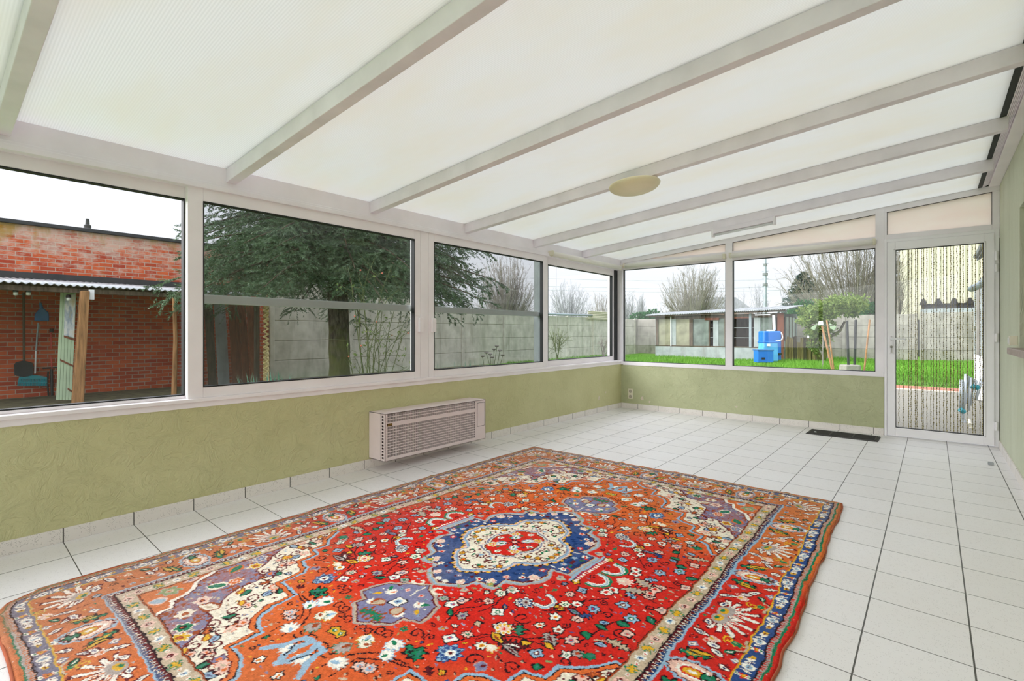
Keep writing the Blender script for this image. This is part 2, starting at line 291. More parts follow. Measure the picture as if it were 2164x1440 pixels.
class MB:
    def __init__(s): s.v = []; s.f = []; s.k = 0
    def add(s, v, f):
        v = np.asarray(v, float).reshape(-1, 3); s.v.append(v); s.f += [tuple(int(i) + s.k for i in q) for q in f]; s.k += len(v); return s
    def box(s, x0, x1, y0, y1, z0, z1):
        v = [(x, y, z) for x in (x0, x1) for y in (y0, y1) for z in (z0, z1)]
        return s.add(v, [(0, 1, 3, 2), (4, 6, 7, 5), (0, 4, 5, 1), (2, 3, 7, 6), (0, 2, 6, 4), (1, 5, 7, 3)])
    def hexa(s, lo, hi):
        """lo and hi: four corners each"""
        return s.add(list(lo) + list(hi), [(3, 2, 1, 0), (4, 5, 6, 7), (0, 1, 5, 4), (1, 2, 6, 5), (2, 3, 7, 6), (3, 0, 4, 7)])
    def prism(s, poly, vec):
        p = np.asarray(poly, float); n = len(p); v = np.r_[p, p + np.asarray(vec, float)]
        return s.add(v, [tuple(range(n))[::-1], tuple(range(n, 2 * n))] + [(i, (i + 1) % n, n + (i + 1) % n, n + i) for i in range(n)])
    def tube(s, pts, r, n=8, cap=True):
        pts = np.asarray(pts, float); m = len(pts); r = np.broadcast_to(np.asarray(r, float), (m,))
        d = np.gradient(pts, axis=0) if m > 2 else np.repeat((pts[1] - pts[0])[None], m, 0)
        d /= np.linalg.norm(d, axis=1)[:, None] + 1e-12
        ref = np.array([0, 0, 1.]) if abs(d[0][2]) < .9 else np.array([1., 0, 0])
        a = np.cross(d, ref); a /= np.linalg.norm(a, axis=1)[:, None] + 1e-12; b = np.cross(d, a)
        t = np.linspace(0, 2 * math.pi, n, endpoint=False)
        v = (pts[:, None] + r[:, None, None] * (np.cos(t)[None, :, None] * a[:, None] + np.sin(t)[None, :, None] * b[:, None])).reshape(-1, 3)
        f = [(i * n + j, i * n + (j + 1) % n, (i + 1) * n + (j + 1) % n, (i + 1) * n + j) for i in range(m - 1) for j in range(n)]
        if cap: f += [tuple(range(n))[::-1], tuple((m - 1) * n + j for j in range(n))]
        return s.add(v, f)
    def lathe(s, prof, c, n=24, ax='z', tilt=None):
        prof = np.asarray(prof, float); t = np.linspace(0, 2 * math.pi, n, endpoint=False); m = len(prof)
        v = np.array([[(r * math.cos(a), r * math.sin(a), z) for a in t] for r, z in prof]).reshape(-1, 3)
        if ax == 'x': v = v[:, [2, 0, 1]]
        if ax == 'y': v = v[:, [0, 2, 1]]
        if tilt is not None: v = v @ np.array(tilt).T
        v = v + np.asarray(c, float)
        f = [(i * n + j, i * n + (j + 1) % n, (i + 1) * n + (j + 1) % n, (i + 1) * n + j) for i in range(m - 1) for j in range(n)]
        f += [tuple(range(n))[::-1], tuple((m - 1) * n + j for j in range(n))]
        return s.add(v, f)
    def tris(s, A):
        """A: (n,3,3) triangles, fast"""
        A = np.asarray(A, float); n = len(A); k = s.k; s.v.append(A.reshape(-1, 3)); s.k += 3 * n
        s.f += [(k + 3 * i, k + 3 * i + 1, k + 3 * i + 2) for i in range(n)]; return s
    def build(s, name, mat, parent=None, bevel=0, smooth=False, kind=None, label=None, cat=None, group=None, origin=None):
        V = np.concatenate(s.v); lo, hi = V.min(0), V.max(0)
        o = np.array([(lo[0] + hi[0]) / 2, (lo[1] + hi[1]) / 2, lo[2]]) if origin is None else np.asarray(origin, float)
        me = bpy.data.meshes.new(name); me.from_pydata((V - o).tolist(), [], s.f); me.update()
        ob = bpy.data.objects.new(name, me); COL.objects.link(ob)
        if mat is not None: me.materials.append(M[mat] if isinstance(mat, str) else mat)
        if parent is not None:
            ob.parent = parent; base = parent; off = np.zeros(3)
            while base is not None: off += np.array(base.location); base = base.parent
            ob.location = Vector(o - off)
        else: ob.location = Vector(o)
        if smooth: me.polygons.foreach_set('use_smooth', [True] * len(me.polygons))
        else:
            bm = bmesh.new(); bm.from_mesh(me); bmesh.ops.recalc_face_normals(bm, faces=bm.faces); bm.to_mesh(me); bm.free()
        if bevel:
            b = ob.modifiers.new('bevel', 'BEVEL'); b.width = bevel; b.segments = 2; b.limit_method = 'ANGLE'; b.angle_limit = .6
        tag(ob, label, cat, group, kind); return ob


def tag(o, label=None, cat=None, group=None, kind=None):
    if label: o['label'] = label
    if cat: o['category'] = cat
    if group: o['group'] = group
    if kind: o['kind'] = kind
    return o


def thing(name, loc, label=None, cat=None, group=None, kind=None):
    o = bpy.data.objects.new(name, None); COL.objects.link(o); o.location = loc; o.empty_display_size = .1
    return tag(o, label, cat, group, kind)


def copy_tree(o, parent=None):
    c = o.copy(); COL.objects.link(c); c.parent = parent
    for ch in list(o.children): copy_tree(ch, c)
    return c


def P(px, d):
    """ground position seen d metres away in the direction of image column px"""
    t = math.radians(40); u = (px - 1082) / 1060.
    return (-d * math.sin(t) + u * d * math.cos(t), d * math.cos(t) + u * d * math.sin(t))


def Z(py, d): return CAM_H + d * (702.5 - py) / 1060.

mats()
GZ = -.05                                     # ground outside
XL, YE, XR, YB = -3.5, 6.66, .49, -1.5        # inner faces of the room
SL = .0897                                    # roof slope
def rz(x): return 2.157 + SL * (x - XL)       # underside of the roof sheets
# ---------------------------------------------------------------- knotted carpet pattern
RK = 0.003                                   # knot size
RW, RL = 1.252, 1.804                        # half width / half length of the carpet
PAL = dict(red=(202, 54, 40), maroon=(98, 28, 34), black=(34, 24, 30), navy=(28, 56, 108), blue=(46, 76, 134),
           lav=(126, 126, 160), sky=(148, 182, 208), cream=(238, 228, 208), white=(244, 238, 226), pink=(236, 192, 176),
           yellow=(224, 172, 44), green=(28, 122, 84), lgreen=(132, 160, 104), grey=(172, 162, 158), beige=(196, 176, 150),
           rust=(158, 70, 36), orange=(222, 108, 52), corner=(150, 112, 128), teal=(60, 120, 110))
PK = list(PAL); PI_ = {k: i for i, k in enumerate(PK)}


class Knots:
    """quarter of the carpet as an array of wool colours; |x| across, |y| along"""
    def __init__(s, w, l):
        s.nx, s.ny = int(round(w / RK)), int(round(l / RK))
        s.a = np.zeros((s.ny, s.nx), np.int16)
        s.xs = (np.arange(s.nx) + .5) * RK; s.ys = (np.arange(s.ny) + .5) * RK
        s.mask = None

    def poly(s, pts, col, clip=None):
        pts = np.asarray(pts, float)
        x0, y0 = pts.min(0); x1, y1 = pts.max(0)
        i0, i1 = max(0, int(x0 / RK) - 1), min(s.nx, int(x1 / RK) + 2)
        j0, j1 = max(0, int(y0 / RK) - 1), min(s.ny, int(y1 / RK) + 2)
        if i0 >= i1 or j0 >= j1: return
        X, Y = np.meshgrid(s.xs[i0:i1], s.ys[j0:j1])
        ins = np.zeros(X.shape, bool); n = len(pts)
        for k in range(n):
            ax, ay = pts[k]; bx, by = pts[(k + 1) % n]
            if ay == by: continue
            c = ((ay > Y) != (by > Y)) & (X < (bx - ax) * (Y - ay) / (by - ay) + ax)
            ins ^= c
        if s.mask is not None: ins &= s.mask[j0:j1, i0:i1]
        s.a[j0:j1, i0:i1][ins] = PI_[col]

    def line(s, pts, w, col):
        pts = np.asarray(pts, float)
        for a, b in zip(pts[:-1], pts[1:]):
            d = b - a; L = np.hypot(*d)
            if L < 1e-6: continue
            n = np.array([-d[1], d[0]]) / L * w / 2; e = d / L * w / 3
            s.poly([a + n - e, b + n + e, b - n + e, a - n - e], col)

    def ell(s, c, rx, ry, col, rot=0, n=18):
        t = np.linspace(0, 2 * math.pi, n, endpoint=False)
        x, y = rx * np.cos(t), ry * np.sin(t); ca, sa = math.cos(rot), math.sin(rot)
        s.poly(np.c_[c[0] + x * ca - y * sa, c[1] + x * sa + y * ca], col)

    def flower(s, c, r, n, pet, cen, out='black', core='red', rot=0.3, dot=None):
        t = np.linspace(0, 2 * math.pi, n * 8, endpoint=False)
        rr = 1 - .32 * (0.5 + 0.5 * np.cos(n * (t - rot) + math.pi))
        if out: s.poly(np.c_[c[0] + (r + .007) * rr * np.cos(t), c[1] + (r + .007) * rr * np.sin(t)], out)
        s.poly(np.c_[c[0] + r * rr * np.cos(t), c[1] + r * rr * np.sin(t)], pet)
        if dot:
            for k in range(n):
                a = rot + 2 * math.pi * k / n
                s.ell((c[0] + r * .62 * math.cos(a), c[1] + r * .62 * math.sin(a)), r * .2, r * .2, dot, n=7)
        s.ell(c, r * .42, r * .42, cen, n=10); s.ell(c, r * .18, r * .18, core, n=8)

    def leaf(s, c, L, w, rot, col, out='black', vein=None, teeth=0):
        t = np.linspace(0, 1, 26)
        h = w * np.sin(math.pi * t ** .8)
        if teeth: h = h * (1 + .38 * np.sign(np.sin(teeth * 2 * math.pi * t)))
        up = np.c_[(t - .5) * L, h]; dn = np.c_[(t[::-1] - .5) * L, -h[::-1]]
        P = np.r_[up, dn]; ca, sa = math.cos(rot), math.sin(rot)
        R = np.array([[ca, sa], [-sa, ca]])
        if out: s.poly(P * [1.12, 1.5 + .003 / max(w, .004)] @ R + c, out)
        s.poly(P @ R + c, col)
        if vein: s.poly(P * [.55, .38] @ R + c, vein)

    def curl(s, c, r, rot, col='black', w=.006, turns=1.2, flip=1):
        t = np.linspace(0, 1, 22); a = rot + flip * turns * 2 * math.pi * t; rr = r * (1 - .75 * t)
        s.line(np.c_[c[0] + rr * np.cos(a), c[1] + rr * np.sin(a)], w, col)

    def feather(s, c, r, rot, col, core, out=None, n=7):
        t = np.linspace(-1, 1, 4 * n + 1)
        rr = r * (1 - .45 * t ** 2) * (1 - .22 * (np.arange(len(t)) % 4 >= 2)); a = rot + t * 1.45
        P = np.r_[np.c_[rr * np.cos(a), rr * np.sin(a)], [[-.35 * r * math.cos(rot), -.35 * r * math.sin(rot)]]]
        if out: s.poly(P * 1.14 + c, out)
        s.poly(P + c, col)
        s.ell((c[0] + .12 * r * math.cos(rot), c[1] + .12 * r * math.sin(rot)), r * .34, r * .17, core, rot, 10)


def border_unit(K, kind, c, rot):
    """one palmette of the main border, growing along direction rot"""
    ca, sa = math.cos(rot), math.sin(rot)
    def T(u, v): u, v = u * 1.08, v * 1.12; return (c[0] + u * ca - v * sa, c[1] + u * sa + v * ca)
    if kind == 'fan':
        for k in range(9):
            a = -1.75 + 3.5 * k / 8; L = .10 if abs(a) < 1.1 else .075
            for w, col, l2 in ((.021, 'maroon', L * 1.1), (.0155, 'white', L), (.005, 'pink' if k % 2 else 'red', L * .62)):
                e = T(-.03 + l2 * math.cos(a), l2 * math.sin(a)); b = T(-.03 + .03 * math.cos(a), .03 * math.sin(a))
                m = T(-.03 + .7 * l2 * math.cos(a), .7 * l2 * math.sin(a))
                K.line([b, m, e], w, col)
        K.ell(T(-.03, 0), .032, .04, 'grey', rot); K.ell(T(-.035, 0), .016, .026, 'yellow', rot); K.ell(T(-.04, 0), .008, .014, 'green', rot)
        for s in (-1, 1):
            K.leaf(T(-.055, s * .045), .045, .011, rot + s * 1.2, 'white', 'maroon', 'navy')
            K.feather(T(-.02, s * .125), .034, rot + s * .5, 'pink', 'yellow', 'white', 5)
            K.leaf(T(-.055, s * .115), .075, .009, rot + s * .4, 'white', 'maroon', 'navy')
            K.feather(T(.05, s * .105), .026, rot + s * .8, 'green', 'lgreen', 'yellow', 4)
            K.line([T(.075, s * .075), T(.083, s * .13), T(.06, s * .15)], .008, 'beige')
            K.line([T(.080, s * .075), T(.090, s * .13), T(.066, s * .158)], .004, 'black')
            K.curl(T(.03, s * .10), .022, 1 + s, 'yellow', .006)
    else:
        for r, col in ((1, 'sky'), (.84, 'maroon'), (.76, 'pink'), (.56, 'white'), (.42, 'red'), (.3, 'yellow'), (.14, 'white')):
            P = []
            for k in range(33):
                a = 2 * math.pi * k / 32; q = r * (1 - .13 * (k % 2))
                P.append(T(-.012 + .095 * q * math.cos(a), .056 * q * math.sin(a)))
            K.poly(P, col)
        K.leaf(T(.035, 0), .05, .014, rot, 'green', 'black', 'teal', 2); K.flower(T(.082, 0), .02, 6, 'white', 'sky', None, 'black')
        for s in (-1, 1):
            K.leaf(T(-.03, s * .085), .105, .015, rot + s * .22, 'green', 'black', 'yellow', 4)
            K.leaf(T(-.012, s * .103), .085, .007, rot + s * .22, 'yellow', 'black')
            K.leaf(T(.06, s * .075), .05, .010, rot - s * .4, 'white', 'maroon', 'navy')
            K.leaf(T(.02, s * .135), .055, .010, rot - s * .6, 'white', 'maroon', 'navy')
            K.flower(T(.072, s * .128), .012, 4, 'white', 'grey', 'lav', 'black', 0)
            K.flower(T(-.055, s * .135), .014, 4, 'white', 'grey', 'lav', 'black', 0)
            K.leaf(T(.05, s * .165), .045, .008, rot + s * .9, 'green', 'black', 'white')


def make_rug_colours():
    rs = np.random.RandomState(7); K = Knots(RW, RL); K.a[:] = PI_['red']
    X, Y = np.meshgrid(K.xs, K.ys)
    FX, FY = .861, 1.411                       # edge of the field
    # ---- stems and flowers of the open field
    def st(pts, col='black', w=.006): K.line(pts, w, col)
    st([(.407, .724), (.444, .66), (.493, .619), (.536, .603), (.644, .583)]); st([(.536, .603), (.60, .53)])
    st([(.30, .589), (.309, .536), (.291, .414)]); st([(.477, .42), (.53, .383), (.569, .318), (.57, .242), (.634, .17)])
    st([(.68, .5), (.728, .30), (.79, .22)]); st([(.566, .225), (.555, .327), (.5, .39), (.432, .407)])
    st([(.274, .468), (.271, .563), (.232, .621), (.249, .717)]); st([(.372, .766), (.409, .679), (.475, .636), (.546, .683)])
    st([(.193, 1.16), (.183, 1.053), (.271, .985), (.367, .966)]); st([(.339, .961), (.243, .975), (.187, 1.008), (.147, 1.057), (.132, 1.144)])
    st([(.69, .02), (.73, .06), (.80, .08)]); st([(.72, .45), (.79, .41), (.83, .42)], 'beige', .009)
    for c, r, rot, f in [((.446, .508), .04, 0, 1), ((.714, .617), .026, 2, -1), ((.60, .742), .03, 1, 1), ((.686, .276), .022, 3, 1),
                         ((.64, .209), .02, 4, -1), ((.116, .901), .03, 0, 1), ((.047, .936), .026, 2, 1), ((.081, .937), .02, 1, -1),
                         ((.152, .905), .028, 3, 1), ((.227, .835), .03, 0, -1), ((.283, .817), .022, 2, 1), ((.085, 1.088), .034, 1, 1),
                         ((.041, 1.10), .03, 4, 1), ((.483, .802), .035, 0, -1), ((.78, .35), .03, 1, 1), ((.80, .13), .02, 2, 1),
                         ((.33, .36), .02, 0, 1), ((.60, .44), .02, 5, 1), ((.24, .53), .018, 1, 1), ((.47, .55), .02, 3, -1)]:
        K.curl(c, r, rot, 'black', .006, 1.15, f)
    for c, L, w, rot, col, v, te in [((.494, .577), .07, .016, .9, 'green', 'teal', 3), ((.605, .545), .08, .02, .5, 'grey', 'maroon', 4),
                                     ((.626, .579), .05, .010, .1, 'yellow', None, 0), ((.556, .618), .04, .012, -.7, 'yellow', None, 0),
                                     ((.533, .657), .11, .018, -.5, 'maroon', 'white', 6), ((.707, .359), .05, .012, .1, 'green', 'teal', 0),
                                     ((.703, .326), .04, .010, -.4, 'sky', 'blue', 0), ((.684, .438), .05, .014, .9, 'green', None, 0),
                                     ((.753, .457), .05, .010, -.3, 'sky', 'lav', 0), ((.662, .691), .035, .014, 1.2, 'green', 'teal', 0),
                                     ((.691, .04), .11, .020, -.4, 'beige', 'grey', 5), ((.70, .09), .06, .012, .5, 'sky', 'blue', 3),
                                     ((.30, .915), .09, .016, .5, 'green', 'teal', 3), ((.324, .905), .08, .018, 1.0, 'green', 'teal', 3),
                                     ((.585, .34), .07, .009, .15, 'lav', 'green', 0), ((.46, .66), .08, .012, .3, 'yellow', 'rust', 0),
                                     ((.545, .683), .09, .010, .1, 'grey', 'maroon', 0), ((.80, .42), .10, .014, .2, 'beige', None, 5),
                                     ((.83, .21), .05, .012, .7, 'green', 'teal', 0), ((.76, .29), .05, .014, .2, 'green', 'teal', 0),
                                     ((.35, .50), .05, .009, .9, 'blue', 'yellow', 0), ((.52, .36), .05, .012, .1, 'yellow', 'rust', 2),
                                     ((.63, .33), .06, .012, -.9, 'blue', 'navy', 3), ((.22, .665), .05, .010, .7, 'green', None, 0)]:
        K.leaf(c, L, w, rot, col, 'black', v, te)
    fl = [((.271, .51), 'pink', 'maroon'), ((.295, .379), 'white', 'green'), ((.496, .242), 'pink', 'maroon'), ((.517, .183), 'sky', 'navy'),
          ((.619, .098), 'white', 'red'), ((.522, .32), 'cream', 'green'), ((.56, .284), 'white', 'red'), ((.351, .541), 'white', 'green'),
          ((.54, .421), 'white', 'yellow'), ((.614, .375), 'pink', 'maroon'), ((.625, .271), 'sky', 'blue'), ((.619, .64), 'sky', 'maroon'),
          ((.697, .581), 'white', 'green'), ((.704, .176), 'sky', 'maroon'), ((.755, .051), 'pink', 'maroon'), ((.835, .12), 'pink', 'grey'),
          ((.269, .43), 'cream', 'green'), ((.373, .434), 'white', 'navy'), ((.121, .609), 'grey', 'green'), ((.19, .573), 'pink', 'navy'),
          ((.42, .60), 'white', 'red'), ((.37, .833), 'sky', 'lav'), ((.606, .13), 'white', 'red'), ((.748, .02), 'pink', 'red'),
          ((.592, .48), 'white', 'rust'), ((.662, .50), 'pink', 'lav'), ((.723, .55), 'grey', 'rust'), ((.401, .86), 'sky', 'blue'),
          ((.18, .62), 'white', 'lav'), ((.27, .648), 'grey', 'blue'), ((.365, .72), 'pink', 'green'), ((.338, .776), 'white', 'lav'),
          ((.017, 1.011), 'yellow', 'green'), ((.221, 1.068), 'pink', 'sky'), ((.255, 1.055), 'pink', 'sky'), ((.80, .34), 'pink', 'grey'),
          ((.46, .14), 'yellow', 'rust'), ((.77, .24), 'sky', 'green'), ((.45, .73), 'white', 'yellow')]
    for i, (c, p, e) in enumerate(fl):
        K.flower(c, (.022, .027, .024)[i % 3], (5, 6, 8, 4)[i % 4], p, e, 'black', 'white' if e in ('maroon', 'navy', 'green') else 'red', i * .7)
    K.flower((.395, .419), .038, 8, 'white', 'grey', 'black', 'maroon', .2, 'navy')
    K.flower((.441, .604), .040, 8, 'white', 'pink', 'black', 'red', .2, 'yellow')
    K.flower((.401, .83), .045, 8, 'sky', 'white', 'blue', 'maroon', .4, 'blue')
    K.feather((.476, .717), .034, .3, 'cream', 'white', 'yellow', 5); K.feather((.529, .798), .034, 1.9, 'lav', 'maroon', 'grey', 3)
    K.feather((.756, .526), .034, 1.9, 'green', 'teal', 'black', 4)
    # crescent and serrated scrolls beside the medallion
    t = np.linspace(-1.7, 1.7, 20)
    K.line(np.c_[.44 + .045 * np.cos(t), .358 + .045 * np.sin(t)], .024, 'black'); K.line(np.c_[.44 + .045 * np.cos(t), .358 + .045 * np.sin(t)], .018, 'white'); K.line(np.c_[.44 + .048 * np.cos(t), .358 + .048 * np.sin(t)], .007, 'sky')
    for r, w, col in ((.062, .018, 'green'), (.05, .018, 'white'), (.052, .006, 'sky')):
        K.line(np.c_[.512 + r * 1.15 * np.cos(t), .067 + r * np.sin(t) * .9], w, col)
    K.feather((.60, .0), .05, 0, 'pink', 'cream', 'white', 7)
    for c, r, rot, col, core, o in [((.204, .917), .055, .5, 'white', 'green', 'sky'), ((.114, .955), .05, 1.2, 'white', 'sky', 'yellow'), ((.10, 1.034), .05, 1.9, 'grey', 'rust', 'green'),
                                    ((.141, 1.112), .048, -.4, 'white', 'sky', 'grey'), ((.04, 1.15), .05, 1.5, 'white', 'sky', 'grey'), ((.236, .99), .045, -1, 'white', 'green', 'sky'), ((.15, .985), .04, 2.6, 'cream', 'rust', 'green')]:
        K.feather(c, r, rot, col, core, o, 7)
    K.line([(0, 1.23), (.018, 1.198), (.03, 1.145), (.011, 1.095), (.06, 1.10), (.075, 1.17), (.12, 1.225)], .024, 'sky')
    K.line([(.02, 1.198), (.05, 1.13)], .007, 'black')
    # ---- pendants
    pend = np.array([(0, .575), (.02, .60), (.085, .63), (.095, .648), (.145, .672), (.168, .73), (.172, .782), (.112, .805), (.112, .85), (0, .922)])
    for off, col in ((.020, 'grey'), (.012, 'beige'), (.005, 'maroon'), (-.002, 'lav')):
        c0 = np.array([0, .75]); d = pend - c0; n = np.hypot(d[:, 0], d[:, 1])[:, None]
        K.poly(np.r_[c0 + d * (1 + off / n), [[0, .75]]], col)
    K.flower((0, .74), .035, 4, 'white', 'sky', 'black', 'navy', .8); K.feather((.075, .70), .034, .6, 'white', 'orange', 'cream', 6)
    K.feather((.07, .81), .034, -.8, 'white', 'orange', 'cream', 6); K.leaf((.03, .86), .07, .018, .4, 'green', 'rust', 'teal', 3)
    K.leaf((.12, .75), .04, .010, .9, 'yellow', None); K.flower((.04, .655), .014, 4, 'pink', 'red', None); K.leaf((.055, .79), .06, .02, 1.2, 'beige', 'rust')
    K.line([(0, .60), (.0, .68)], .008, 'cream'); K.leaf((.11, .69), .04, .009, 2.2, 'green', None)
    K.curl((.06, .575), .035, .5, 'cream', .012, .7)
    # ---- medallion
    star = np.array([(.418, 0), (.418, .118), (.328, .13), (.352, .19), (.345, .25), (.30, .315), (.23, .345), (.229, .422), (.122, .436), (.117, .482), (.05, .53), (0, .552)])
    def ring(P, off, col):
        n = np.hypot(P[:, 0], P[:, 1])[:, None]; K.poly(np.r_[P * (1 + off / n), [[0, 0]]], col)
    for off, col in ((.012, 'grey'), (.0, 'sky'), (-.010, 'beige'), (-.018, 'maroon'), (-.026, 'blue')): ring(star, off, col)
    K.line([(.432, 0), (.432, .15)], .014, 'sky'); K.line([(.443, 0), (.443, .155)], .005, 'navy')
    for k in range(8): K.poly([(.446, .003 + k * .019), (.464, .003 + k * .019), (.464, .014 + k * .019), (.446, .014 + k * .019)], 'white')
    K.feather((.385, .16), .03, .4, 'beige', 'lav', 'grey', 3); K.feather((.28, .36), .03, .9, 'beige', 'lav', 'grey', 3); K.feather((.13, .50), .025, 1.2, 'beige', 'lav', 'grey', 3)
    m0 = K.a == PI_['blue']; nz = rs.rand(K.ny // 6 + 1, K.nx // 6 + 1).repeat(6, 0).repeat(6, 1)[:K.ny, :K.nx]
    K.a[m0 & (nz > .72)] = PI_['navy']; K.a[m0 & (nz < .05)] = PI_['maroon']
    for c, r, rot, col in [((.29, .225), .038, .7, 'pink'), ((.17, .37), .036, 1.1, 'pink'), ((.07, .455), .032, 1.5, 'pink'), ((.02, .50), .022, 1.5, 'white')]:
        K.feather(c, r, rot, col, 'cream', 'white', 6)
    for c, p, e in [((.33, .045), 'sky', 'pink'), ((.36, .09), 'white', 'red'), ((.29, .155), 'red', 'white'), ((.26, .27), 'white', 'red'), ((.12, .40), 'cream', 'red'), ((.205, .31), 'pink', 'red'), ((.03, .43), 'lav', 'white'), ((.19, .40), 'lgreen', 'yellow')]:
        K.flower(c, .018, 5, p, e, None, 'red', .4)
    for c, rot, col in [((.37, .04), 1.2, 'green'), ((.31, .10), .3, 'white'), ((.24, .40), 0, 'green'), ((.09, .50), .8, 'lgreen'), ((.31, .28), 2, 'maroon'), ((.16, .44), .6, 'red'), ((.38, .07), .2, 'red')]:
        K.leaf(c, .035, .006, rot, col, None)
    lobe = np.array([(.282, 0), (.28, .045), (.258, .095), (.22, .14), (.168, .165), (.145, .19), (.152, .24), (.135, .285), (.09, .325), (.04, .372), (0, .385)])
    for k in range(26):
        a = k / 25 * (len(lobe) - 1); i = min(int(a), len(lobe) - 2); c = lobe[i] + (lobe[i + 1] - lobe[i]) * (a - i)
        K.ell(c * (1 + .012 / np.hypot(*c)), .014, .014, 'yellow' if k % 2 else 'black', n=8); K.ell(c * (1 + .004 / np.hypot(*c)), .011, .011, 'pink', n=8)
    for off, col in ((.005, 'sky'), (-.006, 'lav'), (-.012, 'cream')): ring(lobe, off, col)
    for c, rot, f in [((.23, .06), 0, 1), ((.19, .11), 2, -1), ((.10, .21), 1, 1), ((.09, .28), 3, -1), ((.03, .32), 0, 1), ((.17, .03), 4, 1), ((.05, .25), 2, 1), ((.14, .12), 5, 1), ((.02, .23), 1, -1)]:
        K.curl(c, .024, rot, 'maroon', .007, 1.0, f); K.leaf((c[0] + .01, c[1] - .016), .03, .007, rot, 'green' if f > 0 else 'sky', None)
    for c in [(.245, .02), (.20, .075), (.115, .255), (.06, .31), (.155, .09)]: K.flower(c, .014, 5, 'yellow', 'red', 'maroon', 'green')
    octa = np.array([(.138, 0), (.128, .05), (.10, .085), (.105, .13), (.06, .165), (.02, .172), (0, .19)])
    for k in range(14):
        a = k / 13 * (len(octa) - 1); i = min(int(a), len(octa) - 2); c = octa[i] + (octa[i + 1] - octa[i]) * (a - i)
        K.ell(c * 1.12, .007, .007, 'pink' if k % 2 else 'maroon', n=6)
    for off, col in ((.005, 'lav'), (-.004, 'cream'), (-.011, 'black'), (-.015, 'rust'), (-.02, 'red')): ring(octa, off, col)
    K.flower((.07, .085), .024, 6, 'yellow', 'pink', 'cream', 'red'); K.flower((0, .13), .018, 6, 'white', 'lgreen', None)
    K.flower((.095, 0), .018, 5, 'white', 'green', None); K.leaf((.04, .055), .06, .014, .9, 'white', 'sky', 'green'); K.ell((.055, .03), .008, .008, 'green'); K.ell((.03, .09), .008, .008, 'green')
    K.line([(0, 0), (.04, .02)], .008, 'black'); K.line([(0, 0), (.022, .045)], .008, 'black'); K.ell((0, 0), .014, .014, 'pink')
    # ---- spandrels in the corners of the field
    edge = [(.90, .44), (.868, .515), (.83, .50), (.765, .602), (.706, .64), (.706, .712), (.632, .73), (.626, .815), (.558, .823), (.506, .86), (.506, .965), (.358, .968), (.350, 1.075), (.303, 1.144), (.253, 1.169), (.202, 1.175), (.200, 1.28), (.115, 1.283), (.069, 1.305), (.02, 1.345), (0, 1.43)]
    e = np.array(edge); full = np.r_[e, [[0, 1.5], [.95, 1.5], [.95, .44]]]
    K.poly(full, 'sky')
    def inset(P, d):
        P = np.asarray(P, float); Q = P.copy()
        for i in range(len(P)):
            a = P[max(i - 1, 0)]; b = P[min(i + 1, len(P) - 1)]; v = b - a; v /= np.hypot(*v) + 1e-9
            nrm = np.array([v[1], -v[0]])
            if nrm @ np.array([.7, .7]) < 0: nrm = -nrm
            Q[i] = P[i] + nrm * d
        return Q
    for d, col in ((.014, 'black'), (.019, 'orange'), (.036, 'maroon'), (.040, 'cream')):
        K.poly(np.r_[inset(e, d), [[0, 1.5], [.95, 1.5], [.95, .44]]], col)
    K.mask = K.a == PI_['cream']; msp = (X + Y * .7 > 1.0)
    K.mask = K.mask & msp
    cen = [(.80, .66), (.76, .72), (.70, .80), (.66, .88), (.60, .93), (.56, 1.0), (.47, 1.03), (.44, 1.12), (.41, 1.20), (.33, 1.22), (.30, 1.29), (.23, 1.33), (.17, 1.36), (.82, .58), (.83, .74), (.73, .86), (.54, 1.09), (.37, 1.29), (.10, 1.37), (.27, 1.375), (.45, .98), (.63, .99)]
    for i, c in enumerate(cen):
        c = (c[0] + .02, c[1])
        K.curl((c[0] + .02, c[1] - .01), .03, i * 1.3, 'maroon', .007, 1.1, 1 if i % 2 else -1)
        K.leaf((c[0] - .02, c[1] + .02), .055, .013, i * .9, ('green', 'rust', 'sky', 'pink')[i % 4], 'black', ('teal', 'orange', 'blue', 'red')[i % 4], 2 if i % 2 else 0)
        if i % 3 == 0: K.flower((c[0] - .025, c[1] - .02), .024, 6, ('pink', 'lav', 'yellow')[i % 3 if i < 9 else (i // 3) % 3], 'orange', 'maroon')
        if i % 3 == 1: K.leaf((c[0] + .01, c[1] + .03), .045, .010, 2 + i, 'yellow', 'rust')
        if i % 4 == 2: K.feather((c[0], c[1] - .03), .035, 1 + i, 'pink', 'beige', 'orange', 5)
    K.mask = None
    inner = np.array([(.90, .70), (.845, .80), (.80, .87), (.74, .935), (.70, 1.0), (.64, .995), (.603, 1.035), (.60, 1.10), (.58, 1.16), (.532, 1.209), (.512, 1.262), (.45, 1.262), (.40, 1.30), (.36, 1.355), (.318, 1.40), (.25, 1.43)])
    K.poly(np.r_[inner, [[.95, 1.5], [.95, .7]]], 'maroon'); i2 = inset(inner, .008)
    K.poly(np.r_[i2, [[.95, 1.5], [.95, .7]]], 'corner')
    m1 = K.a == PI_['corner']
    def blk(n, k): return rs.rand(K.ny // k + 2, K.nx // k + 2).repeat(k, 0).repeat(k, 1)[:K.ny, :K.nx]
    n1 = blk(0, 3) * .45 + blk(0, 9) * .55
    cr = np.cos((X - .6) * 23) * np.cos((Y - 1.1) * 19)
    K.a[m1 & (n1 + .22 * cr > .56)] = PI_['lav']; K.a[m1 & (n1 - .12 * cr < .30)] = PI_['rust']; K.a[m1 & (n1 > .84)] = PI_['beige']
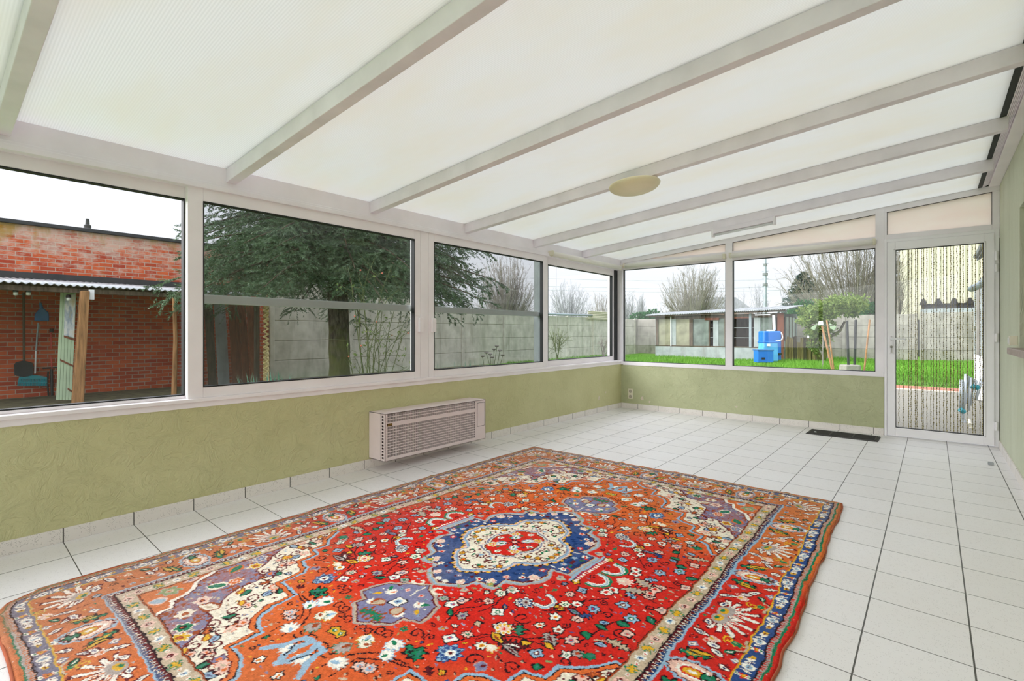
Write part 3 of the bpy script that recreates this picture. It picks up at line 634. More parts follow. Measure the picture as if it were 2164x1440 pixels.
    for c, p, q in [((.68, 1.10), 'orange', 'pink'), ((.76, .98), 'yellow', 'rust'), ((.62, 1.25), 'pink', 'maroon'), ((.56, 1.33), 'cream', 'rust'), ((.46, 1.36), 'green', 'black'), ((.82, .93), 'lav', 'sky'), ((.40, 1.385), 'yellow', 'rust')]:
        K.flower(c, .03, 6, p, q, 'cream', 'red')
    K.leaf((.70, 1.17), .08, .02, .9, 'green', 'cream', 'teal'); K.leaf((.80, 1.05), .08, .02, 2.2, 'green', 'orange', 'teal'); K.leaf((.55, 1.25), .09, .022, .5, 'cream', 'rust', 'beige')
    sub = np.array([(.90, 1.02), (.83, 1.12), (.795, 1.20), (.74, 1.235), (.71, 1.27), (.69, 1.325), (.645, 1.336), (.60, 1.43)])
    K.poly(np.r_[sub, [[.95, 1.5], [.95, 1.02]]], 'maroon'); K.poly(np.r_[inset(sub, .006), [[.95, 1.5], [.95, 1.02]]], 'white'); K.poly(np.r_[inset(sub, .024), [[.95, 1.5], [.95, 1.02]]], 'orange')
    K.flower((.80, 1.31), .04, 6, 'lgreen', 'beige', 'grey'); K.leaf((.74, 1.37), .06, .02, 1, 'sky', 'pink'); K.leaf((.84, 1.22), .07, .016, 1.6, 'pink', 'rust', 'lav')
    # ---- borders: L is the distance outside the field edge
    Lx, Ly = X - FX, Y - FY; L = np.maximum(Lx, Ly); side = Lx >= Ly
    along = np.where(side, Y, X)
    def band(a, b, col): K.a[(L >= a) & (L < b)] = PI_[col]
    band(-.006, .0, 'rust'); band(0, .057, 'beige'); band(.057, .063, 'black'); band(.063, .088, 'cream'); band(.088, .095, 'sky'); band(.095, .285, 'orange'); K.a[(L >= .095) & (L < .285)] = PI_['red']
    band(.285, .291, 'yellow'); band(.291, .338, 'blue'); band(.338, .344, 'black'); band(.344, .361, 'grey'); band(.361, .368, 'green'); band(.368, .60, 'red')
    K.a[(L >= -.010) & (L < -.006)] = PI_['black']
    ph = (along / .020) % 1; tri = np.abs(ph - .5) * 2
    z = (L - .063) / .025; mz = (L >= .063) & (L < .088)
    K.a[mz & (z < tri * .85)] = PI_['maroon']; K.a[mz & (z > 1 - (1 - tri) * .8)] = PI_['navy']
    ms = (L >= .344) & (L < .361); K.a[ms & ((along / .013) % 1 < .45) & (L < .356)] = PI_['red']
    # beige guard stripe with rosettes
    def along_guard(a0, a1, step, fn):
        mid = FX + (a0 + a1) / 2; k = 0; y = step / 2
        while y < FY + (a0 + a1) / 2: fn((mid, y), k, 0); y += step; k += 1
        mid = FY + (a0 + a1) / 2; k = 0; x = step / 2
        while x < FX + (a0 + a1) / 2 - .02: fn((x, mid), k, 1); x += step; k += 1
    def g1(c, k, o):
        r = [(0, 0), (0, 1)][0]
        if k % 4 == 0: K.flower(c, .022, 6, 'pink', 'maroon', None, 'white')
        elif k % 4 == 2: K.flower(c, .021, 6, 'white', 'sky', None, 'navy')
        else: K.leaf(c, .045, .011, .6 + k, 'yellow', 'green', None, 3)
        d = (0, .034) if o == 0 else (.034, 0)
        K.leaf((c[0] + d[0], c[1] + d[1]), .020, .007, 1.57 * o + .5, 'white', None, 'red')
        q = (.024, .012) if o == 0 else (.012, .024)
        K.line([(c[0] + q[0] - (0 if o == 0 else .012), c[1] + q[1] - (.012 if o == 0 else 0)), (c[0] + q[0], c[1] + q[1])], .005, 'black')
    K.mask = (L >= .002) & (L < .056); along_guard(0, .057, .068, g1)
    def g2(c, k, o):
        if k % 3 == 0:
            K.feather(c, .024, 1.57 * (1 - o), 'white', 'pink', None, 4); K.feather(c, .018, -1.57 * (1 - o) + (3.14 if o else 0), 'yellow', 'maroon', None, 3)
        elif k % 3 == 1: K.ell(c, .021, .017, 'white'); K.ell(c, .009, .012, 'sky'); K.ell(c, .004, .004, 'maroon'); [K.leaf((c[0] + (0, s * .026)[o], c[1] + (s * .026, 0)[o]), .036, .006, 1.57 * o, 'white', None, 'maroon') for s in (-1, 1)]
        else: K.flower(c, .016, 5, 'red', 'yellow', None, 'maroon'); [K.leaf((c[0] + (s * .018, 0)[o], c[1] + (0, s * .018)[o]), .03, .007, .5, 'white', None, 'green') for s in (-1, 1)]
    K.mask = (L >= .292) & (L < .337); along_guard(.291, .338, .058, g2)
    K.mask = (L >= .097) & (L < .284)
    mx, my = FX + .195, FY + .195
    for kind, q in (('fan', 0.03), ('step', .40), ('fan', .77), ('step', 1.13)): border_unit(K, kind, (mx, q), 0)
    for kind, p in (('step', 0), ('fan', .37), ('step', .70)): border_unit(K, kind, (p, my), math.pi / 2)
    border_unit(K, 'fan', (mx, my - .03), math.pi / 4)
    for c in [(mx, .215), (mx, .585), (mx, .95), (mx, 1.31), (.18, my), (.54, my), (.86, my)]: K.leaf(c, .05, .012, .3, 'white', 'maroon', 'lav'); K.flower((c[0] - .03, c[1] - .02), .012, 5, 'pink', 'red', None)
    K.mask = None
    # ---- small filler motifs wherever the ground is still empty
    rf = np.random.RandomState(17)
    def fill(base, n, r, zone, kinds, grid=1):
        b = PI_[base]; k = int(r / RK); done = 0
        for _ in range(n):
            x, y = rf.uniform(r, RW - r), rf.uniform(r, RL - r); i, j = int(x / RK), int(y / RK)
            if not zone(x, y): continue
            w_ = K.a[max(0, j - k):j + k + 1, max(0, i - k):i + k + 1]
            if (w_ != b).any(): continue
            kd = kinds[rf.randint(len(kinds))]; rot = rf.rand() * 6.28; cc = ['cream', 'pink', 'sky', 'white', 'yellow', 'lav', 'green', 'grey'][rf.randint(8)]
            if kd == 'fl': K.flower((x, y), r * .62, int(rf.choice([4, 5, 6])), cc, ['maroon', 'green', 'blue', 'rust', 'red'][rf.randint(5)], 'black' if rf.rand() < .6 else None, 'yellow', rot)
            elif kd == 'leaf': K.leaf((x, y), r * 1.5, r * .26, rot, ['green', 'lgreen', 'blue', 'maroon', 'yellow', 'beige'][rf.randint(6)], 'black' if rf.rand() < .5 else None, None, int(rf.randint(0, 4)))
            elif kd == 'curl': K.curl((x, y), r * .75, rot, 'black' if base != 'cream' else 'maroon', .005, 1.0, 1 if rf.rand() < .5 else -1)
            elif kd == 'bar': K.line([(x - r * .5, y), (x + r * .3, y + r * .35)], .005, 'black'); K.line([(x - r * .5, y + .006), (x + r * .3, y + r * .35 + .006)], .004, 'beige')
            elif kd == 'dash': K.line([(x - r * .4, y - r * .1), (x + r * .4, y + r * .1)], .006, cc)
    field = lambda x, y: x < FX and y < FY
    fill('red', 2600, .030, field, ['fl', 'leaf', 'curl', 'fl']); fill('red', 3500, .019, field, ['leaf', 'curl', 'bar', 'fl', 'dash']); fill('red', 5200, .012, field, ['leaf', 'dash', 'bar', 'dash'])
    bz = lambda x, y: (x > FX + .1 or y > FY + .1) and x < FX + .28 and y < FY + .28
    fill('red', 1600, .022, bz, ['leaf', 'fl', 'curl']); fill('red', 4200, .013, bz, ['leaf', 'bar', 'dash'])
    fill('cream', 2500, .018, field, ['leaf', 'fl', 'curl']); fill('cream', 3500, .011, field, ['leaf', 'dash'])
    fill('blue', 2500, .012, field, ['leaf', 'dash', 'fl']); fill('lav', 1500, .012, field, ['leaf', 'dash', 'fl'])
    # ---- assemble four quarters, wool tones
    q = K.a; half = np.concatenate([q[:, ::-1], q], 1); idx = np.concatenate([half[::-1], half], 0)
    ny, nx = idx.shape
    xs = (np.arange(nx) + .5) * RK - RW; ys = (np.arange(ny) + .5) * RK - RL
    GX, GY = np.meshgrid(xs, ys)
    def smooth(k, amp):
        g = rs.rand(ny // k + 3, nx // k + 3); u = np.arange(ny) / k; v = np.arange(nx) / k
        iu, iv = u.astype(int), v.astype(int); fu, fv = (u - iu)[:, None], (v - iv)[None]
        fu = fu * fu * (3 - 2 * fu); fv = fv * fv * (3 - 2 * fv)
        return amp * ((g[iu][:, iv] * (1 - fv) + g[iu][:, iv + 1] * fv) * (1 - fu) + (g[iu + 1][:, iv] * (1 - fv) + g[iu + 1][:, iv + 1] * fv) * fu - .5)
    # ragged knot rows: sample with a one or two knot wander
    jx = np.clip(np.arange(nx)[None] + np.round(smooth(9, 3.2) + rs.randn(ny, nx) * .35).astype(int), 0, nx - 1)
    jy = np.clip(np.arange(ny)[:, None] + np.round(smooth(7, 3.0) + rs.randn(ny, nx) * .35).astype(int), 0, ny - 1)
    idx = idx[jy, jx]
    lut = np.array([PAL[k] for k in PK], float); rgb = lut[idx]
    # wool of the ground changes batch along the length (abrash)
    tt = .5 + .5 * np.tanh((np.abs(GY + .25) - .62 + smooth(60, .25) - .10 * np.sign(GX) * np.minimum(1, np.abs(GX) * 2) + .22 * (GX < -.8)) * 5)
    hot, warm = np.array([210., 38, 30]), np.array([216., 104, 50])
    m = (idx == PI_['red']); gr = hot * (1 - tt[..., None]) + warm * tt[..., None]
    gr = gr * (1 - .3 * (np.clip(GX - .2, 0, .5))[..., None] * [.1, -.7, -.9])
    rgb[m] = gr[m]
    # sun faded and worn areas along the window side and the ends
    w = np.clip((-GX - .35) / .75, 0, 1) * .62 + .42 * np.clip((np.abs(GY) - .95) / .7, 0, 1) + .05
    w = np.clip(w + smooth(45, .16) * (w > .02), 0, .80)[..., None]
    # blues of the far and window side have bleached to violet grey
    bl = (idx == PI_['blue']) | (idx == PI_['navy']); bw = np.clip(.25 + w * 1.1 + smooth(40, .5)[..., None] - .5 * np.clip(GX, 0, .8)[..., None], 0, .8)
    rgb = np.where(bl[..., None], rgb * (1 - bw) + np.array([122, 118, 142]) * bw, rgb)
    lum = rgb.mean(-1, keepdims=True)
    rgb = rgb * (1 - w * .62) + (lum * .45 + np.array([186, 150, 128]) * .55) * w * .62
    ed = (np.maximum(np.abs(GX) - 1.215, np.abs(GY) - 1.765) > 0) & (GX < -.9)
    rgb[ed] = rgb[ed] * .55 + np.array([170, 120, 88]) * .45
    rgb *= (1 + smooth(3, .10) + rs.randn(ny, nx) * .045 + ((np.arange(ny) % 2) * .03)[:, None])[..., None]
    sp = rs.rand(ny, nx) > .9985; rgb[sp] = 215
    rgb = np.clip(rgb, 4, 250) / 255.
    lin = np.where(rgb <= .04045, rgb / 12.92, ((rgb + .055) / 1.055) ** 2.4)
    return xs, ys, lin, idx

# ================================================================= room shell
MB().box(XL - .25, XR + .3, YB - .2, YE + .1, -.12, 0).build('floor', 'floor', kind='structure')
MB().box(XL - .22, XL, YB - .1, YE + .22, -.15, .632).build('wall_left', 'stucco_l', kind='structure')
MB().box(XL, -.402, YE, YE + .2, -.15, .622).build('wall_end', 'stucco_e', kind='structure')
w = MB().box(XR, XR + .35, 5.233, YE + .3, -.15, 3.0).box(XR, XR + .35, YB - .1, 4.0, -.15, 3.0).box(XR, XR + .35, 4.0, 5.233, -.15, .94).box(XR, XR + .35, 4.0, 5.233, 2.02, 3.0)
w.build('wall_right', 'stucco_r', kind='structure')
nb = MB().box(XR + .16, XR + .30, 4.0, 5.233, .94, 2.02); nb.build('trim_1', 'stucco_d', kind='structure')
MB().box(.43, XR + .16, 3.9, 5.33, .935, .983).build('trim_2', 'granite', kind='structure', bevel=.004)
MB().box(XL, XL + .012, YB, YE, 0, .072).build('baseboard_left', 'plinth_y', kind='structure', bevel=.002)
MB().box(XL + .012, -.402, YE - .012, YE, 0, .072).build('baseboard_end', 'plinth_x', kind='structure', bevel=.002)
MB().box(XR - .012, XR, YB, YE - .02, 0, .072).build('baseboard_right', 'plinth_y', kind='structure', bevel=.002)

# ---- window sills and eaves beam of the window side
MB().box(XL - .16, XL + .006, YB, YE + .05, .632, .668).box(XL - .16, XL + .022, YB, YE + .03, .668, .690).build('trim_3', 'white', kind='structure', bevel=.003)
eb = MB(); eb.box(XL - .14, XL, YB, YE + .05, 2.044, 2.175)
eb.box(XL - .14, XL + .010, YB, YE + .03, 2.028, 2.046); eb.box(XL - .14, XL + .018, YB, YE + .03, 2.000, 2.030)
eb.build('trim_4', 'white2', kind='structure', bevel=.003)


def sc(y, z, X):                              # a point read off the wall plane, moved to the plane X
    k = X / XL; return y * k, CAM_H + (z - CAM_H) * k


def sash(n, y0, y1, gy0, gy1, gz0, gz1, X, z0=.690, z1=2.002, handle=None, screen=None, win=None):
    """a sliding sash in the window side; outer edges y0..y1, glass gy0..gy1, gz0..gz1 on plane X"""
    root = win or thing('window_%d' % n, (X - .02, (y0 + y1) / 2, z0), kind='structure')
    T = .045; m = MB()
    m.box(X - T, X, y0, gy0, z0, z1).box(X - T, X, gy1, y1, z0, z1).box(X - T, X, gy0, gy1, z0, gz0).box(X - T, X, gy0, gy1, gz1, z1)
    m.build('sash_frame', 'white', root, bevel=.003)
    g = MB(); b = .006
    g.box(X - T + .005, X + .0015, gy0 - .001, gy0 + b, gz0, gz1).box(X - T + .005, X + .0015, gy1 - b, gy1 + .001, gz0, gz1).box(X - T + .005, X + .0015, gy0, gy1, gz0 - .001, gz0 + b).box(X - T + .005, X + .0015, gy0, gy1, gz1 - b, gz1 + .001)
    g.build('gasket', 'gasket', root)
    MB().add([(X - .022, gy0 + .002, gz0 + .002), (X - .022, gy1 - .002, gz0 + .002), (X - .022, gy1 - .002, gz1 - .002), (X - .022, gy0 + .002, gz1 - .002)], [(0, 1, 2, 3)]).build('pane', 'glass', root)
    if handle:
        y, za, zb = handle; h = MB().box(X, X + .030, y - .022, y + .022, za, zb); h.build('handle', 'white', root, bevel=.004)
        MB().box(X + .028, X + .034, y - .026, y - .018, za + .01, zb - .01).build('handle_lip', 'white2', root)
    if screen:
        s0, s1 = screen; XS = X - .085; sr = MB(); zt, zb = 1.99, .70
        sr.box(XS - .012, XS + .012, s0, s0 + .045, zb, zt).box(XS - .012, XS + .012, s1 - .045, s1, zb, zt).box(XS - .012, XS + .012, s0, s1, zb, zb + .04).box(XS - .012, XS + .012, s0, s1, zt - .04, zt)
        so = sr.build('insect_screen', 'screen_grey', root, bevel=.002)
        MB().box(XS - .010, XS + .014, s0 + .04, s1 - .04, 1.285, 1.342).build('mid_rail', 'screen_frame_lit', so, bevel=.002)
        MB().add([(XS, s0 + .04, zb + .03), (XS, s1 - .04, zb + .03), (XS, s1 - .04, zt - .03), (XS, s0 + .04, zt - .03)], [(0, 1, 2, 3)]).build('mesh_sheet', 'mesh', so)
    return root

# window 1 (rear track), 2 and 3 (front track), 4 (rear track)
xr = XL - .05
a, zb = sc(1.061, .714, xr); _, zt = sc(1, 1.916, xr)
sash(1, YB, a + .05, YB + .05, a, zb, zt, xr)
sash(2, 1.079, 2.904, 1.165, 2.840, .755, 1.922, XL - .004, handle=(2.896, 1.100, 1.230), screen=(1.10, 2.92))
sash(3, 3.000, 4.790, 3.065, 4.741, .752, 1.930, XL - .004, handle=(3.045, 1.100, 1.230), screen=(3.02, 4.86))
a0, zb = sc(4.835, .76, xr); a1, zt = sc(6.396, 1.905, xr)
sash(4, 4.76, a1 + .06, a0, a1, zb, zt, xr)
MB().box(XL - .15, XL - .004, 2.906, 2.998, .690, 2.002).box(XL - .15, XL - .10, 6.52, 6.66, .69, 2.002).build('trim_5', 'white', kind='structure', bevel=.003)
MB().box(XL - .15, XL - .055, 4.758, 4.80, .690, 2.002).box(XL - .15, XL - .095, YB, YB + .1, .69, 2.0).build('trim_6', 'screen_grey', kind='structure')

MB().box(XL - .15, XL - .035, 6.535, 6.612, .690, 2.002).build('trim_19', 'gasket', kind='structure')

# ---- end wall frame with two fixed windows, transoms and the door
WY0, WY1 = YE, YE + .07
fr = MB()
fr.box(XL - .06, -3.469, WY0 - .03, WY1, .63, 2.12)                      # corner post
fr.box(-2.03, -1.944, WY0 - .0065, WY1, .672, 2.36).box(-.475, -.397, WY0 - .005, WY1, .622, 2.52)
fr.box(-3.47, -.40, WY0 - .008, WY1, .622, .672).box(-3.47, -.40, WY0, WY1, 2.010, 2.128)
fr.box(.437, XR, WY0, WY1, 2.0, 2.58).box(-.402, -.376, WY0 - .002, WY1, 2.10, 2.44)
fr.box(-.40, .436, WY0 - .001, WY1, 2.088, 2.138)
def rail(x0, x1, d0, d1, mb, y0=WY0 - .004, y1=WY1):
    lo = [(x0, y0, rz(x0) + d0), (x1, y0, rz(x1) + d0), (x1, y0, rz(x1) + d1), (x0, y0, rz(x0) + d1)]
    mb.hexa(lo, [(p[0], y1, p[2]) for p in lo])
rail(XL - .06, XR, -.058, .03, fr)
fr.build('trim_7', 'white2', kind='structure', bevel=.003)
rl = MB(); rail(XL, XR - .02, .0, .014, rl, WY0 - .007, WY0 - .003); rl.build('trim_8', 'dark', kind='structure')


def fixed(n, x0, x1):
    root = thing('window_%d' % n, ((x0 + x1) / 2, WY0 + .03, .672), kind='structure')
    g = MB(); b = .007; z0, z1 = .672, 2.010; y0, y1 = WY0 + .012, WY0 + .05
    g.box(x0, x0 + b, y0, y1, z0, z1).box(x1 - b, x1, y0, y1, z0, z1).box(x0, x1, y0, y1, z0, z0 + b).box(x0, x1, y0, y1, z1 - b, z1); g.build('gasket', 'gasket', root)
    MB().add([(x0, WY0 + .03, z0), (x1, WY0 + .03, z0), (x1, WY0 + .03, z1), (x0, WY0 + .03, z1)], [(0, 1, 2, 3)]).build('pane', 'glass', root)

fixed(5, -3.469, -2.03); fixed(6, -1.944, -.475)


def transom(n, x0, x1, z0):
    root = thing('window_%d' % n, ((x0 + x1) / 2, WY0 + .03, z0), kind='structure')
    y = WY0 + .02; za, zb = max(rz(x0) - .058, z0 + .001), rz(x1) - .058
    MB().prism([(x0, y, z0), (x1, y, z0), (x1, y, zb), (x0, y, za)], (0, .01, 0)).build('panel', 'transom', root)
    g = MB(); t = .004; yy = y - .012
    g.prism([(x0, yy, za), (x1, yy, zb), (x1, yy, zb - t), (x0, yy, za - t)], (0, .012, 0))
    g.box(x0, x0 + t, yy, y, z0, za).box(x1 - t, x1, yy, y, z0, zb); g.build('gasket', 'gasket', root)

transom(7, -3.469, -2.03, 2.108); transom(8, -1.944, -.470, 2.128); transom(9, -.376, .437, 2.138)

# ---- door
door = thing('door_1', (.04, WY0, 0), kind='structure')
d = MB(); d.box(-.397, -.375, WY0 - .012, WY1, 0, 2.088).box(.455, XR - .004, WY0 - .004, WY1, 0, 2.088).box(-.397, .455, WY0 - .004, WY1, 2.055, 2.088)
d.build('door_frame', 'door_white', door, bevel=.003)
lf = MB(); y0, y1 = WY0 - .022, WY0 + .045
lf.box(-.372, -.303, y0, y1, .012, 2.052).box(.379, .452, y0, y1, .012, 2.052).box(-.303, .379, y0, y1, .012, .096).box(-.303, .379, y0, y1, 1.967, 2.052)
leaf = lf.build('door_leaf', 'door_white', door, bevel=.004)
bd = MB(); b = .014
bd.box(-.316, -.300, y0 - .006, y0 + .01, .085, 1.980).box(.376, .392, y0 - .006, y0 + .01, .085, 1.980).box(-.316, .392, y0 - .006, y0 + .01, .083, .098).box(-.316, .392, y0 - .006, y0 + .01, 1.965, 1.980)
bd.build('glazing_bead', 'door_white', leaf, bevel=.004)
g = MB(); b = .006; g.box(-.302, -.302 + b, y0 - .004, y0 + .03, .097, 1.966).box(.378 - b, .378, y0 - .004, y0 + .03, .097, 1.966).box(-.302, .378, y0 - .004, y0 + .03, .097, .097 + b).box(-.302, .378, y0 - .004, y0 + .03, 1.966 - b, 1.966); g.build('gasket', 'gasket', leaf)
MB().add([(-.303, WY0 + .01, .096), (.379, WY0 + .01, .096), (.379, WY0 + .01, 1.967), (-.303, WY0 + .01, 1.967)], [(0, 1, 2, 3)]).build('pane', 'glass', leaf)
hd = MB().box(-.352, -.322, y0 - .010, y0, .872, 1.062); hp = hd.build('handle_plate', 'door_white', leaf, bevel=.003)
MB().tube([(-.337, y0 - .005, 1.030), (-.337, y0 - .045, 1.030), (-.32, y0 - .055, 1.030), (-.225, y0 - .055, 1.027), (-.213, y0 - .05, 1.022)], [.010, .010, .009, .008, .009], 10).build('lever', 'rope', hp, smooth=True)
MB().box(-.341, -.331, y0 - .018, y0 - .010, .935, .958).box(-.3385, -.3335, y0 - .020, y0 - .015, .885, .940).lathe([(.003, 0), (.012, .001), (.012, .003), (.003, .004)], (-.336, y0 - .02, .945), 10, 'y').build('key', 'chrome', hp)
MB().lathe([(.002, 0), (.004, .002)], (-.337, y0 - .0125, 1.052), 8, 'y').lathe([(.002, 0), (.004, .002)], (-.337, y0 - .0125, 1.008), 8, 'y').build('screw', 'chrome', hp)
for za, zb in ((1.785, 1.875), (1.675, 1.755), (1.005, 1.09), (.16, .245)):
    h = MB().lathe([(.004, 0), (.011, .002), (.011, zb - za - .002), (.004, zb - za)], (.464, WY0 - .030, za), 12).box(.452, .478, WY0 - .026, WY0 - .016, za + .008, zb - .008)
    h.build('hinge', 'door_white', door)

# ---- roof: ceiling sheets between rafters, ridge strips at the house wall
RY = [.245, 1.296, 2.378, 3.453, 4.550, 5.590]; RWD = .062
ceil = thing('ceiling', (-1.5, 2.5, 2.3), kind='structure')
edges = [-1.6, -.83] + [0] * 0
ys = [-1.6, -.80] + RY + [YE + .10]
XS0, XS1 = XL - .25, .335
for i in range(len(ys) - 1):
    a = ys[i] + (RWD * .35 if i else 0); b = ys[i + 1] + RWD * .65 if i < len(ys) - 2 else ys[i + 1]
    MB().hexa([(XS0, a, rz(XS0)), (XS1, a, rz(XS1)), (XS1, b, rz(XS1)), (XS0, b, rz(XS0))], [(XS0, a, rz(XS0) + .016), (XS1, a, rz(XS1) + .016), (XS1, b, rz(XS1) + .016), (XS0, b, rz(XS0) + .016)]).build('roof_sheet', 'poly', ceil)
for y in [-.80] + RY:
    x0, x1 = XL + .0, .375
    m = MB().hexa([(x0, y, rz(x0) - .088), (x1, y, rz(x1) - .088), (x1, y + RWD, rz(x1) - .088), (x0, y + RWD, rz(x0) - .088)], [(x0, y, rz(x0) - .001), (x1, y, rz(x1) - .001), (x1, y + RWD, rz(x1) - .001), (x0, y + RWD, rz(x0) - .001)])
    r_ = m.build('rafter', 'rafter', ceil, bevel=.003)
    MB().hexa([(XS0, y - .004, rz(XS0) + .016), (XS1, y - .004, rz(XS1) + .016), (XS1, y + RWD + .004, rz(XS1) + .016), (XS0, y + RWD + .004, rz(XS0) + .016)], [(XS0, y - .004, rz(XS0) + .03), (XS1, y - .004, rz(XS1) + .03), (XS1, y + RWD + .004, rz(XS1) + .03), (XS0, y + RWD + .004, rz(XS0) + .03)]).build('cover_strip', 'rafter', r_)
MB().hexa([(.333, YB, 2.500), (.366, YB, 2.503), (.366, YE, 2.503), (.333, YE, 2.500)], [(.333, YB, 2.56), (.366, YB, 2.56), (.366, YE, 2.56), (.333, YE, 2.56)]).build('trim_9', 'dark', kind='structure')
t9 = MB()
for k in range(5): t9.box(.367 + .009 * k, .3735 + .009 * k, YB, YE - .005, 2.502 + .004 * k, 2.575)
t9.box(.366, .414, YB, YE, 2.530, 2.585); t9.build('trim_10', 'rafter', kind='structure')
MB().box(.412, XR, YB, YE + .0, 2.500, 2.600).build('trim_11', 'white', kind='structure', bevel=.004)

# ---- unseen near end behind the photographer, made glazed to let in more daylight
ne = MB().box(XL, XR, YB - .07, YB, .0, .09)
for x in (XL + .03, -2.2, -.9, XR - .05): ne.box(x - .04, x + .04, YB - .07, YB, .0, 2.45 if x > -1 else 2.25)
ne.hexa([(XL, YB - .07, 2.05), (XR, YB - .07, 2.40), (XR, YB, 2.40), (XL, YB, 2.05)], [(XL, YB - .07, 2.17), (XR, YB - .07, 2.54), (XR, YB, 2.54), (XL, YB, 2.17)])
ne.build('trim_12', 'white', kind='structure')
w10 = thing('window_10', (-1.5, YB - .03, .09), kind='structure')
MB().add([(XL, YB - .03, .09), (XR, YB - .03, .09), (XR, YB - .03, 2.42), (XL, YB - .03, 2.06)], [(0, 1, 2, 3)]).build('pane', 'glass', w10)

# ================================================================= carpet
xs, ys_, wool, widx = make_rug_colours()
RCX, RCY = -1.655, 1.998
ny, nx = len(ys_), len(xs)
GXr, GYr = np.meshgrid(xs, ys_)
rg = np.random.RandomState(3)
def lowf(k, s):
    g = np.random.RandomState(s).rand(ny // k + 3, nx // k + 3); u = np.arange(ny) / k; v = np.arange(nx) / k; iu, iv = u.astype(int), v.astype(int)
    fu = (u - iu)[:, None]; fv = (v - iv)[None]; fu = fu * fu * (3 - 2 * fu); fv = fv * fv * (3 - 2 * fv)
    return (g[iu][:, iv] * (1 - fv) + g[iu][:, iv + 1] * fv) * (1 - fu) + (g[iu + 1][:, iv] * (1 - fv) + g[iu + 1][:, iv + 1] * fv) * fu - .5
edge_d = np.minimum(RW - np.abs(GXr), RL - np.abs(GYr))
ex = np.sin(GYr * 9) * .004 + np.sin(GYr * 23) * .002; ey = np.sin(GXr * 7) * .005
PXr = RCX + GXr + (.018 - .028 * np.maximum(GYr, -.4)) * np.clip(GXr / RW, 0, 1) ** 1.5 + ex + lowf(30, 1) * .008 * (np.abs(GXr) > 1.1); PYr = RCY + GYr + ey
# rounded left front corner, slight bow of the front edge
cf = np.clip((-GXr - 1.10) / .15, 0, 1) * np.clip((-GYr - 1.62) / .18, 0, 1); PXr += cf * .05; PYr += cf * .05
PZr = .011 + lowf(50, 2) * .006 + lowf(4, 3) * .0016 + rg.rand(ny, nx) * .0012
PZr = np.where(edge_d < .012, .004 + edge_d * .5, PZr) + np.clip(.09 - edge_d, 0, .09) * np.clip(lowf(22, 5), 0, 1) * .25
V = np.stack([PXr - RCX, PYr - RCY, PZr], -1).reshape(-1, 3)
ii = (np.arange(ny - 1)[:, None] * nx + np.arange(nx - 1)[None]).reshape(-1)
F = np.stack([ii, ii + 1, ii + nx + 1, ii + nx], -1)
me = bpy.data.meshes.new('rug_pile')
me.vertices.add(len(V)); me.vertices.foreach_set('co', V.astype(np.float32).ravel())
me.loops.add(F.size); me.loops.foreach_set('vertex_index', F.astype(np.int32).ravel())
me.polygons.add(len(F)); me.polygons.foreach_set('loop_start', np.arange(0, F.size, 4, dtype=np.int32))
try: me.polygons.foreach_set('loop_total', np.full(len(F), 4, np.int32))
except Exception: pass
me.update(calc_edges=True)
ca = me.color_attributes.new('wool', 'FLOAT_COLOR', 'POINT')
rgba = np.ones((len(V), 4), np.float32); rgba[:, :3] = wool.reshape(-1, 3); ca.data.foreach_set('color', rgba.ravel())
me.materials.append(M['wool'])
rug = thing('oriental_rug', (RCX, RCY, 0), 'large red and orange oriental rug with blue centre medallion on the tiled floor', 'rug')
pile = bpy.data.objects.new('rug_pile', me); COL.objects.link(pile); pile.parent = rug
hem = MB(); step = np.linspace(-1, 1, 120)
bnd = [(PXr[0, j], PYr[0, j]) for j in range(0, nx, 6)] + [(PXr[i, -1], PYr[i, -1]) for i in range(0, ny, 6)] + [(PXr[-1, j], PYr[-1, j]) for j in range(nx - 1, 0, -6)] + [(PXr[i, 0], PYr[i, 0]) for i in range(ny - 1, 0, -6)]
bnd.append(bnd[0]); hem.tube([(x, y, .0055) for x, y in bnd], .0052, 6); hem.build('selvedge', 'fringe', rug, smooth=True)

# ================================================================= things in the room
# ---- wall heater
XF = -3.285; HY0, HY1, HZ0, HZ1 = 2.368, 3.520, .082, .458
ht = thing('wall_heater', ((XL + XF) / 2, (HY0 + HY1) / 2, HZ0), 'low beige convector heater with slotted grille on the green wall under the windows', 'heater')
gy0, gy1, uz0, uz1, lz0, lz1 = 2.385, 3.375, .386, .452, .112, .352
b = MB(); t = .006
b.box(XL + .002, XF, HY1 - t, HY1, HZ0, HZ1).box(XL + .002, XF, HY0, HY1, HZ1 - t, HZ1).box(XL + .002, XF, HY0, HY1, HZ0, HZ0 + t)
b.box(XF - t, XF, HY0, gy0, HZ0, HZ1).box(XF - t, XF, gy1, HY1, HZ0, HZ1).box(XF - t, XF, gy0, gy1, HZ0, lz0).box(XF - t, XF, gy0, gy1, lz1, uz0).box(XF - t, XF, gy0, gy1, uz1, HZ1)
